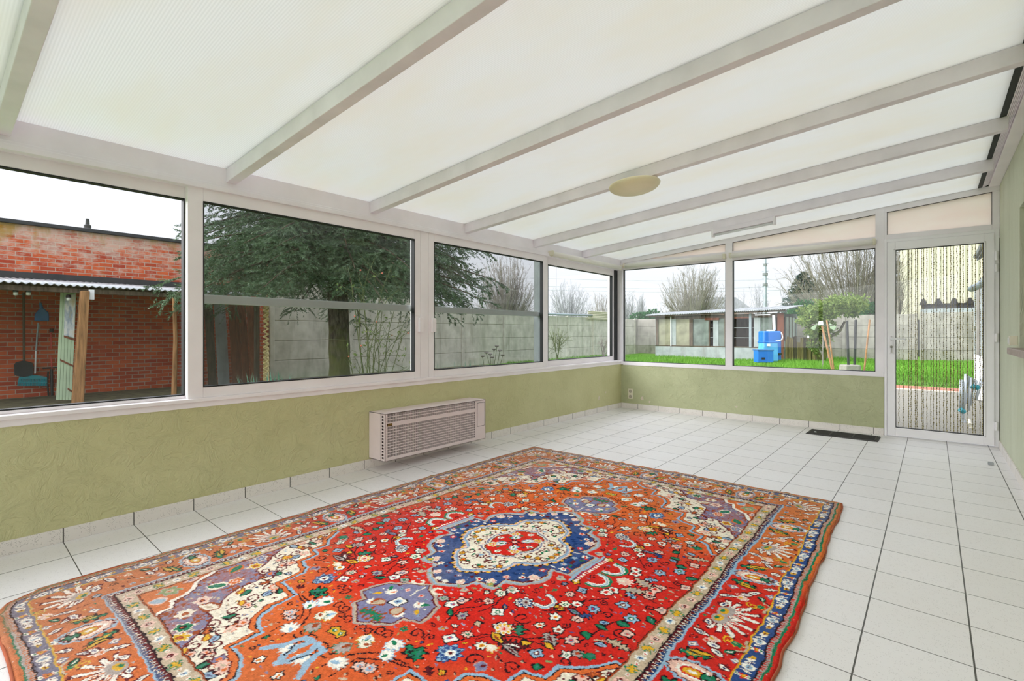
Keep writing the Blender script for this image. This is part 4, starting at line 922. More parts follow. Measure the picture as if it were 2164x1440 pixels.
# near side with its column of square holes
hx0, hx1 = -3.330, -3.304; b.box(XL + .002, hx0, HY0, HY0 + t, HZ0, HZ1).box(hx1, XF, HY0, HY0 + t, HZ0, HZ1)
nh = 14; zz = np.linspace(.100, .450, nh + 1); b.box(hx0, hx1, HY0, HY0 + t, HZ0, .100).box(hx0, hx1, HY0, HY0 + t, .450, HZ1)
for k in range(nh): b.box(hx0, hx1, HY0, HY0 + t, zz[k] + .016, zz[k + 1])
b.build('casing', 'heater', ht, bevel=.0015)
MB().box(-3.3445, -3.343, HY0 - .0006, HY0 + .001, HZ0, HZ1).build('seam', 'heater_in', ht)
MB().box(XL + .02, XF - .02, HY0 + .012, HY1 - .012, HZ0 + .012, HZ1 - .012).build('heat_exchanger', 'heater_in', ht)
g = MB()
for k in range(1, 3): z = uz0 + (uz1 - uz0) * k / 3; g.box(XF - .005, XF - .001, gy0, gy1, z - .0028, z + .0028)
for k in range(1, 11): z = lz0 + (lz1 - lz0) * k / 11; g.box(XF - .005, XF - .001, gy0, gy1, z - .0026, z + .0026)
nv = 92
for k in range(1, nv):
    y = gy0 + (gy1 - gy0) * k / nv
    g.box(XF - .006, XF - .002, y - .0016, y + .0016, uz0, uz1).box(XF - .006, XF - .002, y - .0016, y + .0016, lz0, lz1)
g.build('grille', 'heater', ht)
pn = MB().box(XF, XF + .003, 3.407, 3.502, .214, .430).build('control_flap', 'heater', ht, bevel=.001)
fl = MB(); q = .0022
for (a0, a1, c0, c1) in ((3.403, 3.506, .210, .213), (3.403, 3.506, .431, .434), (3.403, 3.406, .210, .434), (3.503, 3.506, .210, .434)): fl.box(XF, XF + .0012, a0, a1, c0, c1)
fl.build('flap_gap', 'heater_in', pn)
bg = MB().box(XF, XF + .003, 2.387, 2.436, .3575, .3795).build('badge', 'black', ht)
gd = simple('badge_gold', (196, 150, 60), .3, .6); gm = MB()
gm.box(XF + .003, XF + .0036, 2.389, 2.434, .3765, .3782).box(XF + .003, XF + .0036, 2.389, 2.434, .3588, .3605)
for k in range(6): gm.box(XF + .003, XF + .0036, 2.393 + k * .0065, 2.397 + k * .0065, .365, .372)
gm.build('badge_lettering', gd, bg)
for y in (2.45, 3.32): MB().box(XF - .05, XF - .04, y, y + .010, HZ0 - .014, HZ0 + .01).build('foot', 'heater_in', ht)
for y in (2.40, 2.72, 3.05, 3.45): pass

# ---- ceiling lamp under the middle rafter
lx, ly = -1.722, 3.482; lzc = rz(lx) - .088
tl = math.atan(SL); T = [[math.cos(tl), 0, -math.sin(tl)], [0, 1, 0], [math.sin(tl), 0, math.cos(tl)]]
lamp = thing('ceiling_lamp', (lx, ly, lzc), 'round cream opal ceiling lamp mounted under the middle rafter', 'lamp')
MB().lathe([(.06, 0), (.06, .004), (.10, .004), (.10, -.014), (.06, -.016)][1:], (lx, ly, lzc - .004), 28, tilt=T).build('mounting_plate', 'black', lamp)
pr = [(.17, -.012), (.186, -.016), (.190, -.024), (.184, -.036), (.165, -.052), (.13, -.066), (.085, -.075), (.04, -.079), (.002, -.080)]
MB().lathe(pr, (lx, ly, lzc), 48, tilt=T).build('glass_shade', 'lampglass', lamp, smooth=True)

# ---- strip light under the last rafter
y5 = RY[5] + .02
tb = thing('strip_light', (-1.52, y5, rz(-1.52) - .12), 'slim white fluorescent strip light fixed under the rafter nearest the end wall', 'lamp')
xa, xb = -1.85, -1.22
def slab(mb, x0, x1, ya, yb, d0, d1): return mb.hexa([(x0, ya, rz(x0) + d0), (x1, ya, rz(x1) + d0), (x1, yb, rz(x1) + d0), (x0, yb, rz(x0) + d0)], [(x0, ya, rz(x0) + d1), (x1, ya, rz(x1) + d1), (x1, yb, rz(x1) + d1), (x0, yb, rz(x0) + d1)])
slab(MB(), xa, xb, y5 - .026, y5 + .030, -.135, -.089).build('housing', 'rafter', tb, bevel=.003)
MB().tube([(xa + .03, y5, rz(xa + .03) - .150), (xb - .03, y5, rz(xb - .03) - .150)], .0125, 12).build('tube', 'rope', tb, smooth=True)
for x in (xa, xb - .022): slab(MB(), x, x + .022, y5 - .028, y5 + .032, -.168, -.088).build('end_cap', 'white2', tb, bevel=.002)

# ---- roller blinds
def blind(p0, p1, r, label, chain=None):
    p0, p1 = np.array(p0), np.array(p1); root = thing('roller_blind', ((p0 + p1) / 2)[:3] * [1, 1, 1] - np.array([0, 0, r]), label, 'blind', 'rolled up window blinds')
    MB().tube([p0, p1], r, 20).build('fabric_roll', 'blind', root, smooth=True)
    d = (p1 - p0) / np.linalg.norm(p1 - p0)
    for q, s in ((p0, -1), (p1, 1)):
        c_ = q + d * s * .008; MB().tube([q + d * s * -.002, q + d * s * .012], r * 1.12, 14).box(c_[0] - (.014 if abs(d[0]) > .5 else .042), c_[0] + (.014 if abs(d[0]) > .5 else .026), c_[1] - (.026 if abs(d[0]) > .5 else .014), c_[1] + (.041 if abs(d[0]) > .5 else .014), c_[2] - .022, c_[2] + .036).build('bracket', 'socket', root, bevel=.003)
    if chain:
        c = p0 + d * .06; MB().tube([c + [.02, 0, -.02], c + [.02, 0, -.25], c + [.02, 0, -1.18]], .0016, 6).build('pull_chain', 'rope', root)

blind((XL + .042, 4.86, 2.032), (XL + .042, 6.55, 2.032), .030, 'white rolled-up blind over the last window of the long side wall', chain=True)
blind((-3.42, YE - .042, 2.060), (-2.04, YE - .042, 2.060), .030, 'white rolled-up blind over the end wall window nearest the room corner')
blind((-1.95, YE - .042, 2.066), (-.49, YE - .042, 2.066), .030, 'white rolled-up blind over the wide end wall window beside the door')

# ---- socket, switch, floor grille, small floor stop
sk = thing('wall_socket', (-3.347, YE - .006, .135), 'cream double wall socket low on the green end wall', 'socket')
MB().box(-3.384, -3.309, YE - .012, YE, .137, .282).build('cover_plate', 'socket', sk, bevel=.004)
for z in (.172, .246): MB().lathe([(.0215, 0), (.0235, .002), (.0235, .0035), (.0215, .0035)], (-3.347, YE - .0155, z), 20, 'y').lathe([(.003, 0), (.003, .002)], (-3.354, YE - .0165, z), 8, 'y').lathe([(.003, 0), (.003, .002)], (-3.340, YE - .0165, z), 8, 'y').build('outlet', 'outlet', sk)
sw = thing('light_switch', (.468, 5.36, 1.0), 'small white light switch box on the right green wall above the stone sill', 'switch')
MB().box(.446, XR, 5.345, 5.415, 1.0, 1.072).build('switch_box', 'socket', sw, bevel=.003)
MB().box(.440, .446, 5.355, 5.405, 1.012, 1.060).build('rocker', 'rope', sw, bevel=.002)
vg = thing('floor_grille', (-.74, 6.39, 0), 'dark grey metal floor grille lying on the tiles before the end wall', 'grille')
MB().hexa([(-1.060, 6.205, .0), (-.420, 6.190, .0), (-.416, 6.505, .0), (-1.056, 6.520, .0)], [(-1.052, 6.213, .009), (-.428, 6.198, .009), (-.424, 6.497, .009), (-1.048, 6.512, .009)]).build('rim', 'iron', vg)
g = MB()
for k in range(15): g.box(-1.03, -.445, 6.225 + k * .0185, 6.232 + k * .0185, .009, .0125)
for x in (-1.035, -.84, -.64, -.447): g.box(x - .006, x + .006, 6.215, 6.492, .009, .013)
g.build('slats', 'iron', vg)
MB().lathe([(.012, 0), (.012, .006), (.006, .009)], (-.98, 6.30, .012), 12).build('white_pebble', 'rope', vg)
MB().box(.35, .385, 5.72, 5.755, 0, .022).build('door_stop', 'sheet', bevel=.003, label='tiny grey block on the floor tiles near the glazed door', cat='door stop')

# ---- bead curtain hanging outside the door glass
bc = MB(); rb = random.Random(4)
sx_ = [125, 143, 175, 189, 210, 220, 242, 252, 270, 293, 305, 320, 340, 357, 372, 395, 410, 428, 446, 460, 485, 507, 525, 548, 562]
for sxp in sx_:
    px = 1850 + sxp / 2.484; u = (px - 1082) / 1060; t_ = math.radians(40); yb = 6.735; s_ = yb / (math.cos(t_) + u * math.sin(t_)); x0 = s_ * (-math.sin(t_) + u * math.cos(t_))
    z = 1.99; sway = rb.uniform(-.003, .003)
    while z > .10:
        L = rb.uniform(.012, .026); r = rb.choice((.0035, .0045, .0055)); xx = x0 + sway * (2 - z) + rb.uniform(-.0022, .0022)
        bc.lathe([(.0012, 0), (r, -L * .35), (r * .8, -L * .7), (.0012, -L)], (xx, yb + rb.uniform(-.002, .002), z), 5); z -= L
bc.build('bead_curtain', 'beads', label='olive and gold bead strands hanging behind the glass of the door', cat='bead curtain', kind='stuff', smooth=True)

# ================================================================= outside: ground
g = MB().box(-70, 60, -30, 120, GZ - .3, GZ - .03); g.build('trim_13', 'lawn', kind='structure')
MB().box(-5.2, 2.6, YE + .25, 12.75, GZ - .2, GZ).build('trim_14', 'terrace', kind='structure')
MB().box(-5.2, 2.6, 12.75, 12.95, GZ - .2, GZ + .005).build('trim_15', 'kerb', kind='structure')
MB().box(-5.2, 2.6, 12.95, 13.75, GZ - .2, GZ + .0).build('trim_16', 'paver', kind='structure')
MB().box(-12.3, -6.0, -6, 13.0, GZ - .2, GZ - .005).build('trim_17', 'soil', kind='structure')
MB().box(-12.2, 6.5, 13.75, 26.5, GZ - .2, GZ).build('trim_18', 'lawn', kind='structure')
rs = np.random.RandomState(11)
def blades(n, x0, x1, y0, y1, h, w, z=GZ):
    x = rs.uniform(x0, x1, n); y = rs.uniform(y0, y1, n); a = rs.uniform(0, 6.28, n); hh = h * rs.uniform(.4, 1.25, n) * (.7 + .6 * (np.sin(x * 1.3 + np.sin(y * .9)) * .5 + .5))
    dx, dy = np.cos(a) * w, np.sin(a) * w; lx_, ly_ = rs.randn(n) * h * .35, rs.randn(n) * h * .35
    return np.stack([np.stack([x - dx, y - dy, np.full(n, z)], -1), np.stack([x + dx, y + dy, np.full(n, z)], -1), np.stack([x + lx_, y + ly_, z + hh], -1)], 1)
gr = MB(); gr.tris(blades(48000, -12.1, 2.5, 14.0, 22.1, .11, .012)); gr.tris(blades(6000, -3.2, 2.0, 22.1, 25.6, .11, .014)); gr.tris(blades(9000, -3.2, 1.6, 13.8, 17.5, .09, .010))
gr.build('lawn_grass', 'grass', label='bright green lawn grass between the terrace and the concrete fences', cat='grass', kind='stuff', smooth=True)

# ---- concrete panel fences
def fence(pts, top, label, seg=2.0, rows=.5, mat='concrete'):
    root = thing('concrete_fence', (pts[0][0], pts[0][1], GZ), label, 'fence')
    p0, p1 = np.array(pts[0], float), np.array(pts[1], float); L = np.linalg.norm(p1 - p0); d = (p1 - p0) / L; nrm = np.array([-d[1], d[0]])
    n = int(round(L / seg))
    for i in range(n):
        a = p0 + d * L * i / n + d * .05; b = p0 + d * L * (i + 1) / n - d * .05
        m = MB(); z = GZ - .05; tp = top(i) if callable(top) else top
        while z < tp - .05:
            z1 = min(z + rows - .014, tp); q = [tuple(a - nrm * .03), tuple(b - nrm * .03), tuple(b + nrm * .03), tuple(a + nrm * .03)]
            m.hexa([(x, y, z) for x, y in q], [(x, y, z1) for x, y in q]); z += rows
        q = [tuple(a - nrm * .008), tuple(b - nrm * .008), tuple(b + nrm * .008), tuple(a + nrm * .008)]; m.hexa([(x, y, GZ) for x, y in q], [(x, y, tp - .02) for x, y in q])
        m.build('fence_panel', mat, root, bevel=.012)
    for i in range(n + 1):
        c = p0 + d * L * i / n; tp = (top(min(i, n - 1)) if callable(top) else top) + .02; q = [tuple(c - d * .06 - nrm * .07), tuple(c + d * .06 - nrm * .07), tuple(c + d * .06 + nrm * .07), tuple(c - d * .06 + nrm * .07)]
        MB().hexa([(x, y, GZ - .1) for x, y in q], [(x, y, tp) for x, y in q]).build('fence_post', mat, root, bevel=.01)
    return root

fence([(-12.5, 5.66), (-12.5, 25.3)], lambda i: 2.34 if i < 2 else 1.80, 'concrete panel fence running along the garden opposite the long window wall', 2.2, mat='concrete_l')
fence([(-12.42, 25.44), (-4.4, 25.8)], 1.82, 'concrete panel fence at the garden end behind the low greenhouse shed', 2.0)
fence([(-4.2, 25.9), (-.52, 26.1)], 1.84, 'concrete panel fence behind the broad-leaved garden tree', 1.3)
fence([(-.36, 26.1), (5.6, 26.4)], 1.90, 'concrete panel fence in front of the cream clad hall, seen through the door', 2.0)
# white ridged board and pipe on the side fence
bp = thing('fence_cladding', (-12.42, 21.8, 1.6), 'cream corrugated boards fixed on top of the fence near the garden corner', 'boards')
def corr(mb, p0, u, v, n, L, H, amp, t=.01, sub=4):
    """corrugated sheet: waves along u (length L, n waves), height H along v"""
    p0, u, v = np.array(p0, float), np.array(u, float), np.array(v, float); w_ = np.cross(u, v); w_ /= np.linalg.norm(w_)
    k = n * sub * 2 + 1; s = np.linspace(0, 1, k); a = amp * np.sin(s * n * 2 * math.pi)
    A = p0 + u * (s * L)[:, None] + w_ * a[:, None]; B = A + v * H; Vv = np.r_[A, B, A + w_ * t, B + w_ * t]
    f = []
    for i in range(k - 1): f += [(i, i + 1, k + i + 1, k + i), (2 * k + i + 1, 2 * k + i, 3 * k + i, 3 * k + i + 1), (i + 1, i, 2 * k + i, 2 * k + i + 1), (k + i, k + i + 1, 3 * k + i + 1, 3 * k + i)]
    return mb.add(Vv, f)
corr(MB(), (-12.38, 20.3, 1.72), (0, 0, 1), (0, 1, 0), 5, .38, 3.6, .022).build('sheet', 'hall', bp, smooth=True)
MB().tube([(-12.34, 16.9, 1.86), (-12.34, 20.6, 1.90)], .045, 10).build('drain_pipe', 'steel', label='grey pipe lying along the top of the side fence', cat='pipe', smooth=True)

# ---- brick outbuilding with lean-to
bb = thing('brick_outbuilding', (-12.8, 0, GZ), 'old red brick outbuilding wall with black coping across the yard', 'building')
MB().box(-13.1, -12.5, -7, 5.6, GZ - .1, 3.03).build('brick_wall', 'brick', bb)
MB().box(-13.15, -12.44, -7, 5.64, 3.03, 3.10).build('coping', 'flash', bb, bevel=.01)
MB().box(-12.5, -12.47, -7, 5.5, 2.06, 2.18).build('flashing', 'flash', bb)
lt = thing('lean_to_roof', (-11.4, -1, GZ), 'grey corrugated lean-to roof against the brick wall with cream side sheet', 'lean-to')
corr(MB(), (-12.48, -6.5, 2.06), (0, 1, 0), (.9945, 0, -.1045), 122, 11.1, 2.10, .014).build('corrugated_sheet', 'sheet', lt, smooth=True)
MB().box(-10.55, -10.47, -6.5, 4.55, 1.73, 1.80).box(-12.5, -12.42, -6.5, 4.55, 1.92, 2.0).build('purlin', 'wood_d', lt)
m = MB()
for y in np.arange(-6.2, 4.6, .9): m.hexa([(-12.45, y, 1.93), (-10.5, y, 1.74), (-10.5, y + .06, 1.74), (-12.45, y + .06, 1.93)], [(-12.45, y, 2.0), (-10.5, y, 1.81), (-10.5, y + .06, 1.81), (-12.45, y + .06, 2.0)])
m.build('roof_joists', 'wood_d', lt)
corr(MB(), (-12.40, 5.46, GZ), (0, 0, 1), (.915, -.403, 0), 17, 1.84, 2.16, .036, .05).build('side_sheet', 'sheet_y', lt, smooth=True)
MB().box(-10.58, -10.50, 4.44, 4.52, GZ, 1.76).build('side_studs', 'wood_d', lt)
# partition and posts
po = MB(); po.hexa([(-10.50, 1.60, GZ), (-10.36, 1.60, GZ), (-10.36, 1.74, GZ), (-10.50, 1.74, GZ)], [(-10.46, 1.70, 1.76), (-10.34, 1.70, 1.76), (-10.34, 1.81, 1.76), (-10.46, 1.81, 1.76)])
po.build('timber_post', 'wood', label='stout brown timber post holding the front of the lean-to roof', cat='post', bevel=.01)
XT = -12.35
def wy(px, X=XT):
    u = (px - 1082) / 1060; t_ = math.radians(40); a = -math.sin(t_) + u * math.cos(t_); s_ = X / a; return s_ * (math.cos(t_) + u * math.sin(t_)), s_
def wp(px, py, X=XT): y, s_ = wy(px, X); return (X, y, CAM_H + s_ * (702.5 - py) / 1060)
XD = -10.85
pd = thing('board_door', wp(138, 840, XD), 'pale green tongue-and-groove board door standing behind the timber post', 'door')
n_ = 5
for k in range(n_):
    a0_, a1_ = k / n_, (k + .94) / n_
    lo_ = [wp(119 + 33 * a0_, 846, XD), wp(119 + 33 * a1_, 846, XD)]; hi_ = [wp(128 + 34 * a0_, 616, XD), wp(128 + 34 * a1_, 616, XD)]
    def bk(p): return (p[0] - .03, p[1], p[2])
    MB().hexa([lo_[0], lo_[1], bk(lo_[1]), bk(lo_[0])], [hi_[0], hi_[1], bk(hi_[1]), bk(hi_[0])]).build('plank', 'palegreen', pd, bevel=.004)
for (xa_, ya_, xb_, yb_) in ((127, 759, 157, 773), (135, 709, 156, 716), (143, 820, 152, 826)):
    MB().prism([wp(xa_, ya_, XD + .012), wp(xb_, yb_, XD + .012), wp(xb_, yb_ + 4, XD + .012), wp(xa_, ya_ + 4, XD + .012)], (-.008, 0, 0)).build('rusty_hinge_strap', 'wood_r', pd)
MB().prism([wp(137, 627, XD + .015), wp(160, 621, XD + .015), wp(157, 714, XD + .015), wp(135, 709, XD + .015)], (-.005, 0, 0)).build('poster', 'paper', pd)
sp = P(367.5, 8.9); MB().tube([(sp[0], sp[1], GZ), (sp[0] + .02, sp[1] + .02, 1.0), (sp[0] - .0, sp[1] + .0, 1.80)], [.045, .036, .03], 6).build('timber_prop', 'wood', label='thin timber prop under the far right part of the lean-to roof', cat='post')
ww = MB()
for k, (a, c) in enumerate(((3.05, 3.28), (3.33, 3.62), (3.66, 3.86), (4.0, 4.28))): pass
lb = [(450, 10.9, .16, 'wood_d'), (474, 10.9, .22, 'concrete2'), (503, 10.8, .20, 'wood_r'), (522, 10.8, .14, 'wood_r'), (541, 10.8, .18, 'wood_r')]
for i, (px, d_, wd, mt) in enumerate(lb):
    x, y = P(px, d_); MB().hexa([(x, y - wd / 2, GZ), (x, y + wd / 2, GZ), (x - .03, y + wd / 2, GZ), (x - .03, y - wd / 2, GZ)], [(x - .25, y - wd / 2, 1.72), (x - .25, y + wd / 2, 1.72), (x - .28, y + wd / 2, 1.72), (x - .28, y - wd / 2, 1.72)]).build('wooden_board', mt, label=('dark board leaning in the shade at the left edge of the second window', 'greyish board leaning second from the left in the lean-to shade', 'wide red-brown board leaning in the lean-to shade', 'narrow red-brown board leaning third from the cream side sheet', 'red-brown board leaning nearest the cream side sheet')[i], cat='board', group='boards leaning under the lean-to')

# ---- garden tools on the brick wall
shv = thing('snow_shovel', wp(49, 800), 'dark grey wide shovel hanging blade down at the left end of the tools', 'shovel')
MB().tube([wp(50, 618), wp(51, 775)], .018, 8).build('handle', 'wood_d', shv)
MB().prism([wp(29, 772), wp(33, 766), wp(50, 762), wp(68, 767), wp(71, 775), wp(70, 794), wp(50, 799), wp(30, 793)], (.03, 0, 0)).build('blade', 'flash', shv, bevel=.008)
rk = thing('plastic_rake', wp(74, 815), 'teal plastic leaf rake with a grey handle hanging on the brick wall', 'rake')
MB().tube([wp(81, 682), wp(76, 742)], .014, 8).build('upper_handle', 'steel', rk); MB().tube([wp(76, 740), wp(74, 790)], .013, 8).build('lower_handle', 'rope', rk)
m = MB(); m.prism([wp(40, 797), wp(74, 793), wp(98, 797), wp(99, 801), wp(40, 801)], (.03, 0, 0)); m.prism([wp(37, 807), wp(99, 807), wp(99, 809.5), wp(37, 809.5)], (.02, 0, 0))
for k in range(18): m.tube([wp(41 + k * 3.35, 800), wp(38 + k * 3.55, 816)], .010, 5)
m.build('rake_head', 'teal', rk)
dp = thing('dustpan', wp(88, 680), 'blue plastic dustpan hanging above the leaf rake', 'dustpan')
MB().prism([wp(72, 679), wp(73, 664), wp(80, 656), (wp(86, 650)), wp(94, 654), wp(102, 662), wp(103, 679)], (.06, 0, 0)).build('pan', 'blue_d', dp, bevel=.012)
MB().tube([wp(89, 657, XT + .03), wp(85, 640, XT + .03)], [.03, .018], 8).build('grip', 'blue_d', dp)
pm = thing('hand_pump', wp(107, 840), 'black and red bicycle floor pump leaning at the foot of the brick wall', 'pump')
MB().tube([wp(109, 780), wp(110, 842)], .022, 8).build('barrel', 'black', pm); MB().tube([wp(108, 752), wp(110, 782)], .012, 8).build('rod', 'red', pm); MB().tube([wp(90, 779), wp(120, 777)], .014, 8).build('grip', 'black', pm)
MB().tube([wp(102, 785), wp(100, 810), wp(103, 838)], .014, 6).build('hose', 'black', pm)
rd = thing('red_rod', wp(108, 738), 'short red rod standing behind the floor pump', 'rod'); MB().tube([wp(108, 702), wp(108.5, 737)], .013, 8).build('shaft', 'red', rd); MB().tube([wp(109, 695), wp(109, 703)], .03, 6).build('hook', 'black', rd)
# festoon lights under the edge of the lean-to
XG = -10.62
ll = MB(); 
for a, b_ in ((0, 33), (33, 60), (60, 145), (145, 176)):
    p, q = np.array(wp(a, 611, XG)), np.array(wp(b_, 611, XG)); mid = (p + q) / 2 - [0, 0, .015]; ll.tube([p, mid, q], .005, 5)
ll.build('light_cable', 'black', label='black cable of the outdoor lights under the lean-to edge', cat='cable')
for i, (px, py) in enumerate(((33, 617), (60, 617), (145, 629), (176, 617))):
    c = np.array(wp(px, py, XG)); r_ = thing('hanging_bulb', c - [0, 0, .05], ('outdoor light bulb hanging leftmost under the lean-to edge', 'outdoor light bulb hanging second from left under the lean-to edge', 'outdoor light bulb hanging in front of the pale green door', 'outdoor light bulb at the top of the stout timber post')[i], 'light bulb', 'festoon light bulbs')
    MB().lathe([(.012, .05), (.03, .04), (.034, .0), (.028, -.005)], c, 10).build('bulb_holder', 'black', r_); MB().lathe([(.024, 0), (.03, -.02), (.026, -.05), (.004, -.055)], c, 10).build('bulb', 'bulb', r_, smooth=True)
c = wp(193, 623, XG + .2); MB().box(c[0], c[0] + .02, c[1] - .035, c[1] + .035, c[2] - .08, c[2] + .08).build('tag_plate', 'rope', label='small white plate hanging right of the timber post top', cat='plate')
cx_, cy_ = P(185, 20); ch = thing('chimney_cowl', (cx_, cy_, GZ), 'dark chimney pot rising behind the brick wall coping', 'chimney')
MB().lathe([(.14, 0), (.14, .10), (.12, .14), (.12, .24), (.07, .28), (.06, .50)], (cx_, cy_, 5.12), 12).build('pot', 'flash', ch); MB().box(cx_ - .3, cx_ + .3, cy_ - .3, cy_ + .3, GZ, 5.12).build('stack', 'brick', ch)

# ================================================================= plants
rt = np.random.RandomState(21)
def unit(v): return v / (np.linalg.norm(v) + 1e-9)

def needle_fan(P0, D, L, n, nl, nw, rnd):
    """needles along a shoot from P0 in direction D"""
    t = rnd.rand(n); ang = rnd.rand(n) * 6.283
    a = unit(np.cross(D, [0, 0, 1.])); b = np.cross(D, a)
    base = P0 + D * (t * L)[:, None]
    out = (np.cos(ang)[:, None] * a + np.sin(ang)[:, None] * b * .8) * .75 + D * .65
    tip = base + out * (nl * (.7 + .5 * rnd.rand(n)))[:, None]
    side = np.cross(out, rnd.randn(n, 3)); side /= np.linalg.norm(side, axis=1)[:, None] + 1e-9
    return np.stack([base - side * nw, base + side * nw, tip], 1)

sx0, sy0 = P(715, 9.0)
spr = thing('spruce_tree', (sx0, sy0, GZ), 'big spruce with drooping blue-green boughs and a thick mossy trunk outside the window', 'tree')
zz = np.linspace(GZ - .05, 7.5, 26); tr_ = np.interp(zz, [0, .25, 2, 7.5], [.215, .185, .17, .06]); wob = np.c_[np.sin(zz * 1.7) * .02, np.cos(zz * 1.3) * .02]
MB().tube(np.c_[sx0 + wob[:, 0], sy0 + wob[:, 1], zz], tr_ * (1 + .05 * np.sin(zz * 9)), 16).build('trunk', 'moss_bark', spr, smooth=True)
nd = []; bo = MB()
for i in range(285):
    az = i * 2.39996 + rt.rand() * .5; hz = 2.12 + 3.9 * (i / 285) ** 1.3; lat_ = .766 * math.cos(az) + .643 * math.sin(az); far_ = -.643 * math.cos(az) + .766 * math.sin(az)
    Lb = (3.25 - .46 * (hz - 2.1)) * (1 - .10 * max(0, -lat_) - .06 * max(0, lat_) - .16 * max(0, -far_)) * rt.uniform(.72, 1.05)
    if Lb < .5: continue
    dx, dy = math.cos(az), math.sin(az); m_ = 9; s_ = np.linspace(.0, 1, m_)
    droop = -.34 * Lb * s_ ** 2 * rt.uniform(.7, 1.2) + .28 * Lb * s_ ** 1.0 * .35
    pts = np.c_[sx0 + dx * Lb * s_, sy0 + dy * Lb * s_, hz + droop]
    bo.tube(pts, np.linspace(.035, .006, m_), 5, False)
    side = np.array([-dy, dx, 0.])
    for j in range(26):
        q = .16 + .84 * (j + .5) / 26; p = np.array([np.interp(q, s_, pts[:, k]) for k in range(3)])
        sg = 1 if j % 2 else -1; ll_ = (.18 + .42 * math.sin(math.pi * min(1, q * .8 + .15))) * rt.uniform(.7, 1.15)
        D = unit(np.array([dx, dy, 0]) * .75 + side * sg * .9 + np.array([0, 0, rt.uniform(-.75, .05)]))
        nd.append(needle_fan(p, D, ll_, 62, .046, .0062, rt))
        D2 = unit(D + np.array([0, 0, -.9 * rt.rand()]) + rt.randn(3) * .25)
        nd.append(needle_fan(p + D * ll_ * .45, D2, ll_ * .7, 44, .044, .0062, rt))
        if j % 3 == 0: D3 = unit(rt.randn(3) * .5 + [0, 0, -.8]); nd.append(needle_fan(p, D3, .34, 36, .044, .0062, rt))
bo.build('boughs', 'bark', spr)


def fast_mesh(name, A, mat, parent, **kw):
    A = np.asarray(A, np.float64).reshape(-1, 3, 3); n = len(A); Vv = A.reshape(-1, 3); o = np.array([Vv[:, 0].mean(), Vv[:, 1].mean(), Vv[:, 2].min()])
    me = bpy.data.meshes.new(name); me.vertices.add(3 * n); me.vertices.foreach_set('co', (Vv - o).astype(np.float32).ravel()); me.loops.add(3 * n); me.loops.foreach_set('vertex_index', np.arange(3 * n, dtype=np.int32))
    me.polygons.add(n); me.polygons.foreach_set('loop_start', np.arange(0, 3 * n, 3, dtype=np.int32))
    try: me.polygons.foreach_set('loop_total', np.full(n, 3, np.int32))
    except Exception: pass
    me.update(calc_edges=True); me.materials.append(M[mat]); ob = bpy.data.objects.new(name, me); COL.objects.link(ob)
    if parent is not None: ob.parent = parent; ob.location = Vector(o - np.array(parent.location))
    else: ob.location = Vector(o)
    tag(ob, **kw); return ob
fast_mesh('needles', np.concatenate(nd), 'spruce', spr)


def leaves(c, r, n, size, rnd, squash=1.0, hollow=.4):
    v = rnd.randn(n, 3); v /= np.linalg.norm(v, axis=1)[:, None]; rad = (hollow + (1 - hollow) * rnd.rand(n) ** .5)[:, None]
    p = np.asarray(c) + v * rad * np.asarray(r); d = v + rnd.randn(n, 3) * .7; d[:, 2] += .1; d /= np.linalg.norm(d, axis=1)[:, None]
    s = np.cross(d, rnd.randn(n, 3)); s /= np.linalg.norm(s, axis=1)[:, None]; L = (size * (.6 + .8 * rnd.rand(n)))[:, None]; w_ = L * .22
    mid = p + d * L * .5
    return np.concatenate([np.stack([p, mid + s * w_, p + d * L], 1), np.stack([p, p + d * L, mid - s * w_], 1)])


